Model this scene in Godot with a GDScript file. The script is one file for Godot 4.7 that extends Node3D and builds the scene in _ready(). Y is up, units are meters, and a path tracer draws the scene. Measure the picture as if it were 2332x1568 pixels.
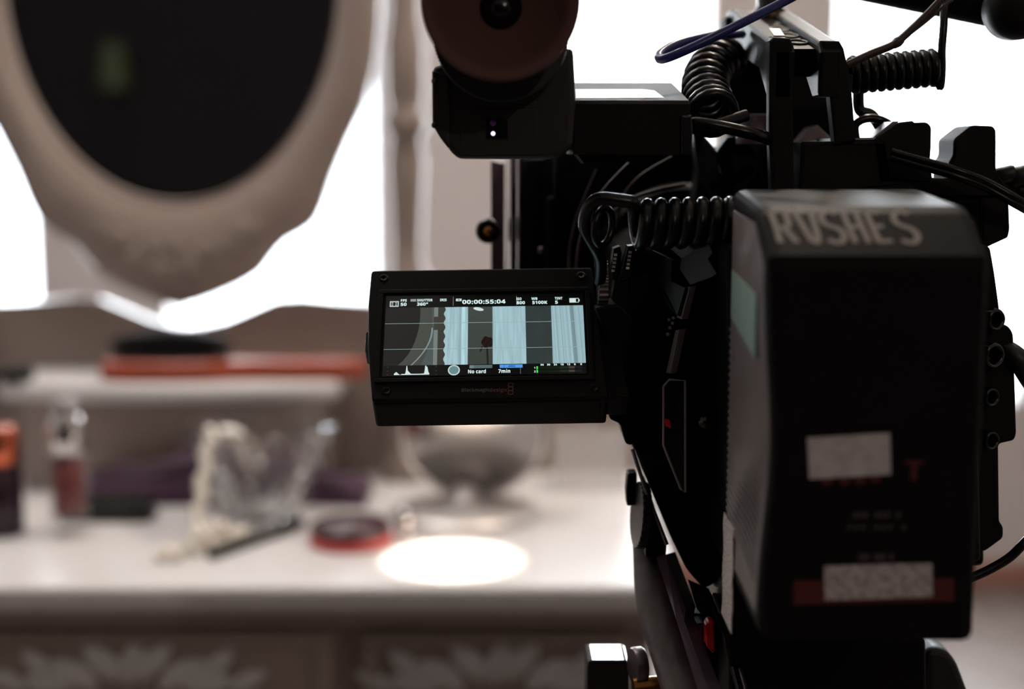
extends Node3D
# A cinema camera on a support in front of a white dressing table, windows behind. Units: metres, y up.
const F := 3239.0                 # focal length in pixels of the 2332 x 1568 frame
const PITCH := 7.5                # the photographer looks down a little
const EYE := 1.2                  # height of the lens
var M := {}
var taken := {}
var sp := sin(deg_to_rad(PITCH))
var cp := cos(deg_to_rad(PITCH))

# ---------------------------------------------------------------- helpers
func W(px: float, py: float, D: float) -> Vector3:      # pixel ray met with the upright plane z = -D
	var u := (px - 1166.0) / F
	var v := (784.0 - py) / F
	var k := D / (cp + v * sp)
	return Vector3(u * k, EYE + (v * cp - sp) * k, -D)

func on_y(px: float, py: float, y: float) -> Vector3:   # pixel ray met with a level surface at height y
	var u := (px - 1166.0) / F
	var v := (784.0 - py) / F
	var k := (y - EYE) / (v * cp - sp)
	return Vector3(u * k, y, -(cp + v * sp) * k)

func mat(called: String, c: Color, rough := 0.5, metal := 0.0, spec := 0.5) -> StandardMaterial3D:
	var m := StandardMaterial3D.new()
	m.resource_name = called
	m.albedo_color = c
	m.roughness = rough
	m.metallic = metal
	m.metallic_specular = spec
	M[called] = m
	return m

func grain(m: StandardMaterial3D, freq: float, depth: float, scale := 8.0, sd := 3) -> void:   # fine relief
	var n := FastNoiseLite.new()
	n.seed = sd
	n.frequency = freq
	var t := NoiseTexture2D.new()
	t.width = 256
	t.height = 256
	t.seamless = true
	t.noise = n
	m.heightmap_enabled = true
	m.heightmap_texture = t
	m.heightmap_scale = depth
	m.uv1_triplanar = true
	m.uv1_scale = Vector3.ONE * scale

func blotch(m: StandardMaterial3D, lo: Color, hi: Color, freq: float, scale: float, sd := 5) -> void:   # uneven colour
	var n := FastNoiseLite.new()
	n.seed = sd
	n.frequency = freq
	n.fractal_octaves = 4
	var g := Gradient.new()
	g.set_color(0, lo)
	g.set_color(1, hi)
	var t := NoiseTexture2D.new()
	t.width = 256
	t.height = 256
	t.seamless = true
	t.noise = n
	t.color_ramp = g
	m.albedo_color = Color.WHITE
	m.albedo_texture = t
	m.uv1_triplanar = true
	m.uv1_scale = Vector3.ONE * scale

func begin() -> SurfaceTool:
	var st := SurfaceTool.new()
	st.begin(Mesh.PRIMITIVE_TRIANGLES)
	return st

func tri(st: SurfaceTool, a: Vector3, b: Vector3, c: Vector3, out: Vector3, smooth := false) -> void:
	var n := (c - a).cross(b - a)
	st.set_smooth_group(0 if smooth else -1)
	st.add_vertex(a)
	if n.dot(out) >= 0.0:
		st.add_vertex(b)
		st.add_vertex(c)
	else:
		st.add_vertex(c)
		st.add_vertex(b)

func quad(st: SurfaceTool, a: Vector3, b: Vector3, c: Vector3, d: Vector3, out: Vector3, smooth := false) -> void:
	tri(st, a, b, c, out, smooth)
	tri(st, a, c, d, out, smooth)

func inset(p: PackedVector2Array, b: float) -> PackedVector2Array:      # p runs counter-clockwise
	var r := PackedVector2Array()
	var n := p.size()
	for i in n:
		var e0 := (p[i] - p[(i + n - 1) % n]).normalized()
		var e1 := (p[(i + 1) % n] - p[i]).normalized()
		var n0 := Vector2(-e0.y, e0.x)
		var n1 := Vector2(-e1.y, e1.x)
		var m := n0 + n1
		var q := m / maxf(0.35, 1.0 + n0.dot(n1))
		r.append(p[i] + q * b)
	return r

func rounded(p: PackedVector2Array, r: float, seg := 4) -> PackedVector2Array:
	var o := PackedVector2Array()
	var n := p.size()
	for i in n:
		var a := p[(i + n - 1) % n] - p[i]
		var b := p[(i + 1) % n] - p[i]
		var k := minf(r, minf(a.length(), b.length()) * 0.45)
		var s := p[i] + a.normalized() * k
		var e := p[i] + b.normalized() * k
		for j in seg + 1:
			var t := float(j) / seg
			o.append(s.lerp(p[i], t).lerp(p[i].lerp(e, t), t))
	return o

# an outline in x, y of xf, its front face at local z = 0 (facing +z), its back at -depth; both rims rounded by bev
func extrude(st: SurfaceTool, p: PackedVector2Array, xf: Transform3D, depth: float, bev := 0.0, waist := [], smooth_side := false) -> void:
	if Geometry2D.is_polygon_clockwise(p):
		pass
	else:
		p.reverse()
	# Geometry2D calls clockwise in y-down terms; make it counter-clockwise in y-up terms
	var area := 0.0
	for i in p.size():
		area += p[i].cross(p[(i + 1) % p.size()])
	if area < 0.0:
		p.reverse()
	var rings := []
	if bev > 0.0:
		for k in [[1.0, 0.0], [0.45, 0.12], [0.12, 0.45], [0.0, 1.0]]:
			rings.append([inset(p, bev * k[0]), -bev * k[1]])
		for k in [[0.0, 1.0], [0.12, 0.45], [0.45, 0.12], [1.0, 0.0]]:
			rings.append([inset(p, bev * k[0]), -depth + bev * k[1]])
	else:
		rings = [[p, 0.0], [p, -depth]]
	var pts := []
	for r in rings:
		var row := PackedVector3Array()
		for q: Vector2 in r[0]:
			var w: Vector3 = xf * Vector3(q.x, q.y, r[1])
			row.append(narrowed(w, waist) if waist else w)
		pts.append(row)
	var n := p.size()
	for k in rings.size() - 1:
		for i in n:
			var j := (i + 1) % n
			var e: Vector2 = (rings[k][0][j] - rings[k][0][i])
			if e.length() < 1e-9:
				e = p[j] - p[i]
			var zz := 0.0
			if k < (rings.size() - 1) / 2.0 - 0.6:
				zz = 0.5
			elif k > (rings.size() - 1) / 2.0 - 0.4:
				zz = -0.5
			var o: Vector3 = xf.basis * Vector3(e.y, -e.x, 0).normalized() + xf.basis.z * zz
			quad(st, pts[k][i], pts[k][j], pts[k + 1][j], pts[k + 1][i], o, smooth_side)
	var first: PackedVector2Array = rings[0][0]
	var ix := Geometry2D.triangulate_polygon(first)
	if ix.is_empty():
		ix = Geometry2D.triangulate_polygon(p)
	var last: PackedVector3Array = pts[-1]
	for t in range(0, ix.size(), 3):
		tri(st, pts[0][ix[t]], pts[0][ix[t + 1]], pts[0][ix[t + 2]], xf.basis.z)
		tri(st, last[ix[t]], last[ix[t + 1]], last[ix[t + 2]], -xf.basis.z)

func box(st: SurfaceTool, lo: Vector3, hi: Vector3, bev := 0.0) -> void:
	var c := (lo + hi) / 2.0
	var h := (hi - lo) / 2.0
	var p := PackedVector2Array([Vector2(-h.x, -h.y), Vector2(h.x, -h.y), Vector2(h.x, h.y), Vector2(-h.x, h.y)])
	var b := minf(bev, minf(h.x, minf(h.y, h.z)) * 0.9)
	if b > 0.0:
		p = rounded(p, b * 2.0, 3)
	extrude(st, p, Transform3D(Basis(), c + Vector3(0, 0, h.z)), 2.0 * h.z, b)

func px_poly(pts: Array, D: float) -> PackedVector2Array:
	var r := PackedVector2Array()
	for q in pts:
		var w := W(q[0], q[1], D)
		r.append(Vector2(w.x, w.y))
	return r

func spline(pts: Array, per := 8) -> PackedVector3Array:
	var r := PackedVector3Array()
	for i in pts.size() - 1:
		var a: Vector3 = pts[maxi(0, i - 1)]
		var b: Vector3 = pts[i]
		var c: Vector3 = pts[i + 1]
		var d: Vector3 = pts[mini(pts.size() - 1, i + 2)]
		for k in per:
			r.append(b.cubic_interpolate(c, a, d, float(k) / per))
	r.append(pts[-1])
	return r

func frames(path: PackedVector3Array) -> Array:          # parallel transport
	var r := []
	var t0 := (path[1] - path[0]).normalized()
	var n := t0.cross(Vector3(0.31, 0.87, 0.2)).normalized()
	for i in path.size():
		var t := (path[mini(i + 1, path.size() - 1)] - path[maxi(i - 1, 0)]).normalized()
		n = (n - t * n.dot(t)).normalized()
		r.append([n, t.cross(n)])
	return r

func tube(st: SurfaceTool, path: PackedVector3Array, rad, seg := 10, capped := true) -> void:    # rad: number, or one number for each point
	var fr := frames(path)
	var rows := []
	for i in path.size():
		var row := PackedVector3Array()
		var q: float = rad[i] if rad is Array or rad is PackedFloat32Array else rad
		for k in seg:
			var a := TAU * k / seg
			row.append(path[i] + (fr[i][0] * cos(a) + fr[i][1] * sin(a)) * q)
		rows.append(row)
	for i in path.size() - 1:
		for k in seg:
			var j := (k + 1) % seg
			quad(st, rows[i][k], rows[i][j], rows[i + 1][j], rows[i + 1][k], (rows[i][k] + rows[i][j]) / 2.0 - path[i], true)
	if capped:
		for k in seg:
			var j := (k + 1) % seg
			tri(st, path[0], rows[0][k], rows[0][j], path[0] - path[1])
			tri(st, path[-1], rows[-1][k], rows[-1][j], path[-1] - path[-2])

# profile of [radius, height along the local y axis], turned about it
func lathe(st: SurfaceTool, prof: Array, xf: Transform3D, seg := 32, smooth := true, closed := true) -> void:
	var rows := []
	for p in prof:
		var row := PackedVector3Array()
		for k in seg:
			var a := TAU * k / seg
			row.append(xf * Vector3(p[0] * cos(a), p[1], p[0] * sin(a)))
		rows.append(row)
	for i in prof.size() - 1:
		var dr: float = prof[i + 1][0] - prof[i][0]
		var dh: float = prof[i + 1][1] - prof[i][1]
		if absf(dr) + absf(dh) < 1e-7:
			continue
		for k in seg:
			var a := TAU * (k + 0.5) / seg
			var o: Vector3 = xf.basis * Vector3(dh * cos(a), -dr, dh * sin(a))
			quad(st, rows[i][k], rows[i][(k + 1) % seg], rows[i + 1][(k + 1) % seg], rows[i + 1][k], o, smooth)
	if closed:
		for e in [[0, -1.0], [prof.size() - 1, 1.0]]:
			if prof[e[0]][0] > 1e-5:
				var c: Vector3 = xf * Vector3(0, prof[e[0]][1], 0)
				for k in seg:
					tri(st, c, rows[e[0]][k], rows[e[0]][(k + 1) % seg], xf.basis * Vector3(0, e[1], 0))

func along(at: Vector3, dir: Vector3) -> Transform3D:      # local y runs along dir
	var y := dir.normalized()
	var x := y.cross(Vector3(0.123, 0.2, 0.97)).normalized()
	return Transform3D(Basis(x, y, x.cross(y)), at)

func helix(axis: PackedVector3Array, r0: float, r1: float, turns: float, per := 16) -> PackedVector3Array:
	var n := int(turns * per)
	var fr := frames(axis)
	var o := PackedVector3Array()
	for i in n + 1:
		var t := float(i) / n
		var f := t * (axis.size() - 1)
		var k := mini(int(f), axis.size() - 2)
		var c := axis[k].lerp(axis[k + 1], f - k)
		var a := TAU * turns * t
		var r := lerpf(r0, r1, t)
		o.append(c + (fr[k][0] * cos(a) + fr[k][1] * sin(a)) * r)
	return o

func numbered(called: String) -> String:
	taken[called] = taken.get(called, -1) + 1
	return called if taken[called] == 0 else "%s_%03d" % [called, taken[called]]

func thing(called: String, at: Vector3, label: String, category: String, group := "") -> Node3D:
	var o := Node3D.new()
	o.name = numbered(called)
	add_child(o)
	o.position = at
	tag(o, label, category, group)
	return o

func tag(o: Node, label: String, category: String, group := "") -> void:
	o.set_meta("label", label)
	o.set_meta("category", category)
	if group:
		o.set_meta("group", group)

# one mesh in world coordinates, as a part of a thing, a sub-part of a part, or a thing itself
func part(called: String, st: SurfaceTool, m: Material, parent: Node = null, label := "") -> MeshInstance3D:
	st.generate_normals()
	var o := MeshInstance3D.new()
	o.mesh = st.commit()
	o.material_override = m
	var pos := Vector3.ZERO
	if parent == null:
		o.name = numbered(called)
		pos = o.mesh.get_aabb().get_center()
		pos.y = o.mesh.get_aabb().position.y
		o.mesh = moved(o.mesh, -pos)
		add_child(o)
		o.position = pos
	else:
		o.name = called
		parent.add_child(o, true)
		o.position = -(parent as Node3D).global_position
	if label:
		o.set_meta("label", label)
	return o

func moved(m: ArrayMesh, by: Vector3) -> ArrayMesh:
	var a := m.surface_get_arrays(0)
	var v: PackedVector3Array = a[Mesh.ARRAY_VERTEX]
	for i in v.size():
		v[i] += by
	a[Mesh.ARRAY_VERTEX] = v
	var r := ArrayMesh.new()
	r.add_surface_from_arrays(Mesh.PRIMITIVE_TRIANGLES, a)
	return r

func struct(called: String, st: SurfaceTool, m: Material) -> MeshInstance3D:
	var o := part(called, st, m)
	o.set_meta("kind", "structure")
	return o

func prism(called: String, pts: Array, D: float, depth: float, m: Material, parent: Node, bev := 0.0012, rnd := 0.0015, label := "") -> MeshInstance3D:
	var st := begin()
	var p := px_poly(pts, D)
	if rnd > 0.0:
		p = rounded(p, rnd, 3)
	extrude(st, p, Transform3D(Basis(), Vector3(0, 0, -D)), depth, bev)
	return part(called, st, m, parent, label)

func boxp(called: String, lo: Vector3, hi: Vector3, m: Material, parent: Node, bev := 0.001, label := "") -> MeshInstance3D:
	var st := begin()
	box(st, lo, hi, bev)
	return part(called, st, m, parent, label)

func tubep(called: String, pts: Array, r: float, m: Material, parent: Node = null, per := 8, seg := 12) -> MeshInstance3D:
	var st := begin()
	tube(st, spline(pts, per), r, seg)
	return part(called, st, m, parent)

func lathep(called: String, prof: Array, xf: Transform3D, m: Material, parent: Node, seg := 32, label := "") -> MeshInstance3D:
	var st := begin()
	lathe(st, prof, xf, seg)
	return part(called, st, m, parent, label)

func lettering(called: String, s: String, xf: Transform3D, h: float, stretch: float, m: Material, parent: Node, left := true, weight := 400, thick := 0.00008) -> MeshInstance3D:
	var f := SystemFont.new()
	f.font_names = PackedStringArray(["Droid Sans"])
	f.font_weight = weight
	var t := TextMesh.new()
	t.font = f
	t.text = s
	t.font_size = 64
	t.pixel_size = 0.01
	var k := h / 0.46
	t.depth = thick / k
	t.curve_step = 2.0
	t.horizontal_alignment = HORIZONTAL_ALIGNMENT_LEFT if left else HORIZONTAL_ALIGNMENT_CENTER
	t.vertical_alignment = VERTICAL_ALIGNMENT_CENTER
	t.material = m
	var o := MeshInstance3D.new()
	o.mesh = t
	o.name = called
	parent.add_child(o, true)
	var w := xf * Transform3D(Basis.from_scale(Vector3(stretch, 1, 1) * k), Vector3.ZERO)
	o.transform = (parent as Node3D).global_transform.affine_inverse() * w
	return o

# ---------------------------------------------------------------- scene
func _ready() -> void:
	view_and_light()
	materials()
	room()
	dresser()
	mirror()
	table_things()
	cinema_camera()
	battery()
	viewfinder()
	cables()
	support()
	upper_arm()

func view_and_light() -> void:
	var cam := Camera3D.new()
	cam.name = "camera"
	var a := CameraAttributesPhysical.new()
	a.frustum_focal_length = F * 24.0 / 1568.0
	a.exposure_aperture = 2.8
	a.frustum_focus_distance = 0.785
	a.frustum_near = 0.02
	a.frustum_far = 100.0
	cam.fov = rad_to_deg(2.0 * atan(784.0 / F))
	cam.attributes = a
	cam.near = 0.02
	cam.position = Vector3(0, EYE, 0)
	cam.rotation_degrees = Vector3(-PITCH, 0, 0)
	add_child(cam)
	cam.current = true
	var env := Environment.new()
	env.background_mode = Environment.BG_COLOR
	env.background_color = Color(0.95, 0.98, 1.0)
	env.background_energy_multiplier = 5.0
	env.tonemap_mode = Environment.TONE_MAPPER_LINEAR
	env.tonemap_exposure = 1.25
	env.sdfgi_enabled = true
	env.ssao_enabled = true
	env.ssil_enabled = true
	var we := WorldEnvironment.new()
	we.name = "environment"
	we.environment = env
	add_child(we)
	# daylight at each window: [left px, right px] on the far wall
	for w in windows():
		var l := AreaLight3D.new()
		l.name = "daylight"
		var s := Vector2(w[1] - w[0], 2.5 - SILL)
		l.area_size = s
		l.area_normalize_energy = false
		l.light_energy = 7.0
		l.light_color = Color(0.95, 0.98, 1.0)
		l.shadow_enabled = true
		l.position = Vector3((w[0] + w[1]) / 2.0, (2.5 + SILL) / 2.0, -WALL - 0.26)
		l.rotation.y = PI
		add_child(l, true)
	# soft film lamp hung above and left of the camera, and an added narrow spot for the bright patch on the table
	lamp_softbox(Vector3(-0.62, 2.45, -1.68), Vector3(-0.55, 0.75, -1.66), 0.62, 0.72)
	lamp_spot(Vector3(0.12, 2.6, -1.1), on_y(1030, 1274, TOP), 2.35, 26.0)
	lamp_bare(Vector3(0.42, 2.2, -1.8), 0.65, "small warm tungsten lamp hanging over the table beside the softbox")
	lamp_bare(Vector3(0.9, 2.3, 1.7), 0.38, "added unseen fill lamp hanging behind the photographer's place")  # added fill lamp, out of view, lifts the faces turned towards the viewer

func glow(called: String, c: Color, k: float) -> StandardMaterial3D:
	var m := mat(called, Color(0.9, 0.88, 0.84), 0.6)
	m.emission_enabled = true
	m.emission = c
	m.emission_energy_multiplier = k
	return m

func lamp_softbox(at: Vector3, to: Vector3, size: float, e: float) -> void:
	var t := thing("softbox_lamp", at, "square softbox lamp hanging from the ceiling above the tripod", "lamp")
	var xf := Transform3D(Basis(), at).looking_at(to, Vector3.UP)
	var h := size / 2.0
	var st := begin()
	extrude(st, PackedVector2Array([Vector2(-h, -h), Vector2(h, -h), Vector2(h, h), Vector2(-h, h)]), xf * Transform3D(Basis(), Vector3(0, 0, 0.02)), 0.02)
	part("diffuser", st, glow("lamp_diffuser", Color(1.0, 0.975, 0.955), 1.5), t)
	var shade := mat("lamp_black", Color(0.05, 0.05, 0.05), 0.7)
	st = begin()
	for k in 4:
		var a := [Vector2(-h, -h), Vector2(h, -h), Vector2(h, h), Vector2(-h, h)]
		var p: Vector2 = a[k]
		var q: Vector2 = a[(k + 1) % 4]
		quad(st, xf * Vector3(p.x, p.y, 0.021), xf * Vector3(q.x, q.y, 0.021), xf * Vector3(q.x * 0.2, q.y * 0.2, 0.22), xf * Vector3(p.x * 0.2, p.y * 0.2, 0.22), xf.basis * Vector3(p.x + q.x, p.y + q.y, 0.3))
	part("shade", st, shade, t)
	st = begin()
	tube(st, PackedVector3Array([xf * Vector3(0, 0, 0.2), Vector3(at.x, 2.8, at.z)]), 0.015, 10)
	part("hanger", st, shade, t)
	var l := AreaLight3D.new()
	l.name = "softbox_light"
	l.area_size = Vector2(size, size)
	l.light_energy = e
	l.light_color = Color(1.0, 0.975, 0.955)
	l.shadow_enabled = true
	l.area_range = 12.0
	l.transform = xf * Transform3D(Basis(), Vector3(0, 0, -0.012))
	add_child(l)

func lamp_spot(at: Vector3, to: Vector3, angle: float, e: float) -> void:
	var t := thing("added_spot_lamp", at, "added unseen spot lamp that makes the bright patch on the table", "lamp")  # added fixture, aimed to make the bright patch on the table
	var d := (to - at).normalized()
	var m := mat("spot_housing", Color(0.05, 0.05, 0.05), 0.5)
	lathep("snoot", [[0.03, 0.0], [0.032, -0.12], [0.05, -0.125], [0.05, -0.16], [0.02, -0.19]], along(at, d), m, t, 24)
	lathep("lamp_glass", [[0.024, 0.001], [0.0, 0.0015]], along(at, d), glow("spot_glow", Color(1.0, 0.92, 0.82), 4.0), t, 20)
	var l := SpotLight3D.new()
	l.name = "spot_light"
	l.light_energy = e
	l.light_color = Color(1.0, 0.93, 0.85)
	l.spot_angle = angle
	l.spot_angle_attenuation = 0.35
	l.spot_attenuation = 2.0
	l.spot_range = 10.0
	l.light_size = 0.015
	l.shadow_enabled = true
	l.transform = Transform3D(Basis(), at + d * 0.01).looking_at(to, Vector3(0, 0, -1))
	add_child(l)

func lamp_bare(at: Vector3, e: float, label: String) -> void:
	var t := thing("tungsten_lamp", at, label, "lamp", "bare tungsten lamps")
	var b := begin()
	lathe(b, [[0.0, -0.045], [0.025, -0.04], [0.042, -0.015], [0.042, 0.012], [0.02, 0.045], [0.016, 0.06]], Transform3D(Basis(), at), 24)
	part("bulb", b, glow("bulb_glow", Color(1.0, 0.94, 0.87), 12.0), t)
	lathep("lamp_socket", [[0.017, 0.058], [0.02, 0.065], [0.02, 0.11], [0.005, 0.12], [0.005, 2.8 - at.y]], Transform3D(Basis(), at), mat("socket_black", Color(0.05, 0.05, 0.05), 0.5), t, 16)
	var l := OmniLight3D.new()
	l.name = "tungsten_light"
	l.light_energy = e
	l.light_color = Color(1.0, 0.94, 0.87)
	l.light_size = 0.038
	l.omni_range = 12.0
	l.omni_attenuation = 2.0
	l.shadow_enabled = true
	l.position = at
	add_child(l)

const WALL := 3.9
const SILL := 0.513
func windows() -> Array:
	var r := []
	for w in [[-420, 72], [372, 852], [1250, 1612], [1902, 2345]]:
		r.append([W(w[0], 358, WALL).x, W(w[1], 358, WALL).x])
	return r

func materials() -> void:
	mat("wall_paint", Color(0.77, 0.74, 0.73), 0.8)
	grain(M.wall_paint, 0.05, 0.05, 3.0)
	mat("ceiling_paint", Color(0.72, 0.68, 0.65), 0.9)
	mat("dark_drape", Color(0.13, 0.11, 0.115), 1.0, 0.0, 0.1)
	var fl := mat("floor_boards", Color.WHITE, 0.45)
	blotch(fl, Color(0.38, 0.33, 0.30), Color(0.48, 0.43, 0.40), 0.02, 1.5)
	mat("skirting", Color(0.62, 0.45, 0.40), 0.5)
	mat("window_white", Color(0.85, 0.86, 0.87), 0.5)
	var gl := mat("window_glass", Color(1, 1, 1, 0.03), 0.02)
	gl.transparency = BaseMaterial3D.TRANSPARENCY_ALPHA
	var cu := mat("sheer", Color(0.97, 0.98, 1.0, 0.35), 0.9)
	cu.transparency = BaseMaterial3D.TRANSPARENCY_ALPHA
	cu.backlight_enabled = true
	cu.backlight = Color(0.9, 0.92, 0.95)
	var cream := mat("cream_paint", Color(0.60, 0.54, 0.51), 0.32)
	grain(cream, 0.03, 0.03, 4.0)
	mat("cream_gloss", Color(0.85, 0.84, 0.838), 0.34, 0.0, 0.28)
	var mir := mat("mirror_glass", Color(0.86, 0.87, 0.87), 0.01, 1.0)
	mir.metallic_specular = 0.5
	mat("chrome", Color(0.82, 0.80, 0.79), 0.07, 1.0)
	mat("satin_chrome", Color(0.86, 0.84, 0.83), 0.42, 0.7)
	mat("dark_chrome", Color(0.45, 0.42, 0.41), 0.15, 1.0)
	var g := mat("clear_glass", Color(1, 1, 1, 0.0), 0.02)
	g.refraction_enabled = true
	g.refraction_scale = 0.05
	g.transparency = BaseMaterial3D.TRANSPARENCY_ALPHA
	var ac := mat("acrylic", Color(0.95, 0.93, 0.92, 0.14), 0.05)
	ac.transparency = BaseMaterial3D.TRANSPARENCY_ALPHA
	var cpl := mat("clear_plastic", Color(1, 1, 1, 0.02), 0.04)
	cpl.transparency = BaseMaterial3D.TRANSPARENCY_ALPHA
	mat("red_gloss", Color(0.42, 0.04, 0.035), 0.35)
	mat("rose_gold", Color(0.85, 0.45, 0.33), 0.18, 1.0)
	mat("plum", Color(0.16, 0.05, 0.11), 0.3)
	var pc := mat("purple_cloth", Color(0.26, 0.15, 0.24), 0.75)
	pc.rim_enabled = true
	pc.rim = 0.4
	mat("pearl", Color(0.97, 0.94, 0.89), 0.1, 0.35)
	M.pearl.clearcoat_enabled = true
	M.pearl.clearcoat = 1.0
	M.pearl.clearcoat_roughness = 0.06
	mat("pink_powder", Color(0.85, 0.32, 0.32), 0.5)
	mat("compact_shell", Color(0.30, 0.20, 0.22), 0.2)
	mat("orange_lacquer", Color(0.66, 0.29, 0.18), 0.3)
	mat("bristle", Color(0.03, 0.03, 0.03), 0.7)
	var bp := mat("black_plastic", Color(0.062, 0.056, 0.055), 0.42, 0.0, 0.2)
	grain(bp, 0.25, 0.004, 60.0)
	mat("matte_black", Color(0.085, 0.077, 0.075), 0.6, 0.0, 0.22)
	mat("finder_plastic", Color(0.17, 0.15, 0.145), 0.45, 0.0, 0.35)
	mat("black_gloss", Color(0.06, 0.056, 0.058), 0.18)
	var bs := mat("battery_shell", Color(0.085, 0.078, 0.079), 0.45, 0.0, 0.14)
	grain(bs, 0.2, 0.006, 40.0, 8)
	mat("side_sheen_grey", Color(0.44, 0.395, 0.385), 0.5)
	mat("rubber", Color(0.05, 0.047, 0.046), 0.5)
	mat("cable_rubber", Color(0.05, 0.046, 0.046), 0.3, 0.0, 0.38)
	mat("eyecup_rubber", Color(0.33, 0.23, 0.21), 0.8, 0.0, 0.3)
	mat("black_metal", Color(0.12, 0.115, 0.12), 0.3, 0.6)
	var gm := mat("grey_metal", Color(0.42, 0.38, 0.39), 0.35, 0.8)
	grain(gm, 0.2, 0.008, 60.0, 9)
	mat("purple_anodised", Color(0.36, 0.29, 0.33), 0.45, 0.3)
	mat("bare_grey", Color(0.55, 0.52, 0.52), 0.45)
	var wp := mat("worn_paint", Color.WHITE, 0.38)
	blotch(wp, Color(0.22, 0.20, 0.20), Color(0.40, 0.36, 0.34), 0.03, 12.0, 21)
	mat("blue_cable", Color(0.15, 0.17, 0.40), 0.3, 0.0, 0.4)
	mat("brown_cord", Color(0.16, 0.085, 0.06), 0.5)
	mat("purple_cord", Color(0.22, 0.12, 0.17), 0.5)
	mat("red_plastic", Color(0.82, 0.09, 0.13), 0.35)
	mat("dark_red_print", Color(0.30, 0.03, 0.05), 0.6)
	mat("brass", Color(0.62, 0.43, 0.24), 0.3, 1.0)
	mat("white_print", Color(0.85, 0.83, 0.82), 0.5)
	mat("grey_print", Color(0.28, 0.25, 0.25), 0.5)
	mat("orange_print", Color(0.34, 0.16, 0.10), 0.5)
	mat("paint_marker", Color(0.42, 0.385, 0.36), 0.6)
	var tp := mat("cloth_tape", Color.WHITE, 0.7)
	blotch(tp, Color(0.66, 0.63, 0.64), Color(0.78, 0.75, 0.76), 0.02, 20.0)
	var wt := mat("worn_tape", Color.WHITE, 0.7)
	blotch(wt, Color(0.50, 0.47, 0.47), Color(0.82, 0.78, 0.78), 0.035, 25.0, 11)
	var st_ := mat("side_tape", Color.WHITE, 0.6)
	blotch(st_, Color(0.55, 0.50, 0.47), Color(0.98, 0.95, 0.93), 0.05, 30.0, 12)
	mat("sticker", Color(0.93, 0.93, 0.92), 0.5)
	var sc := mat("screen_white", Color(0, 0, 0), 0.5)
	sc.emission_enabled = true
	sc.emission = Color(0.85, 0.95, 0.95)
	sc.emission_energy_multiplier = 0.9
	var sb := mat("screen_blue_print", Color(0.02, 0.06, 0.12), 0.5)
	sb.emission_enabled = true
	sb.emission = Color(0.05, 0.15, 0.3)

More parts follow.
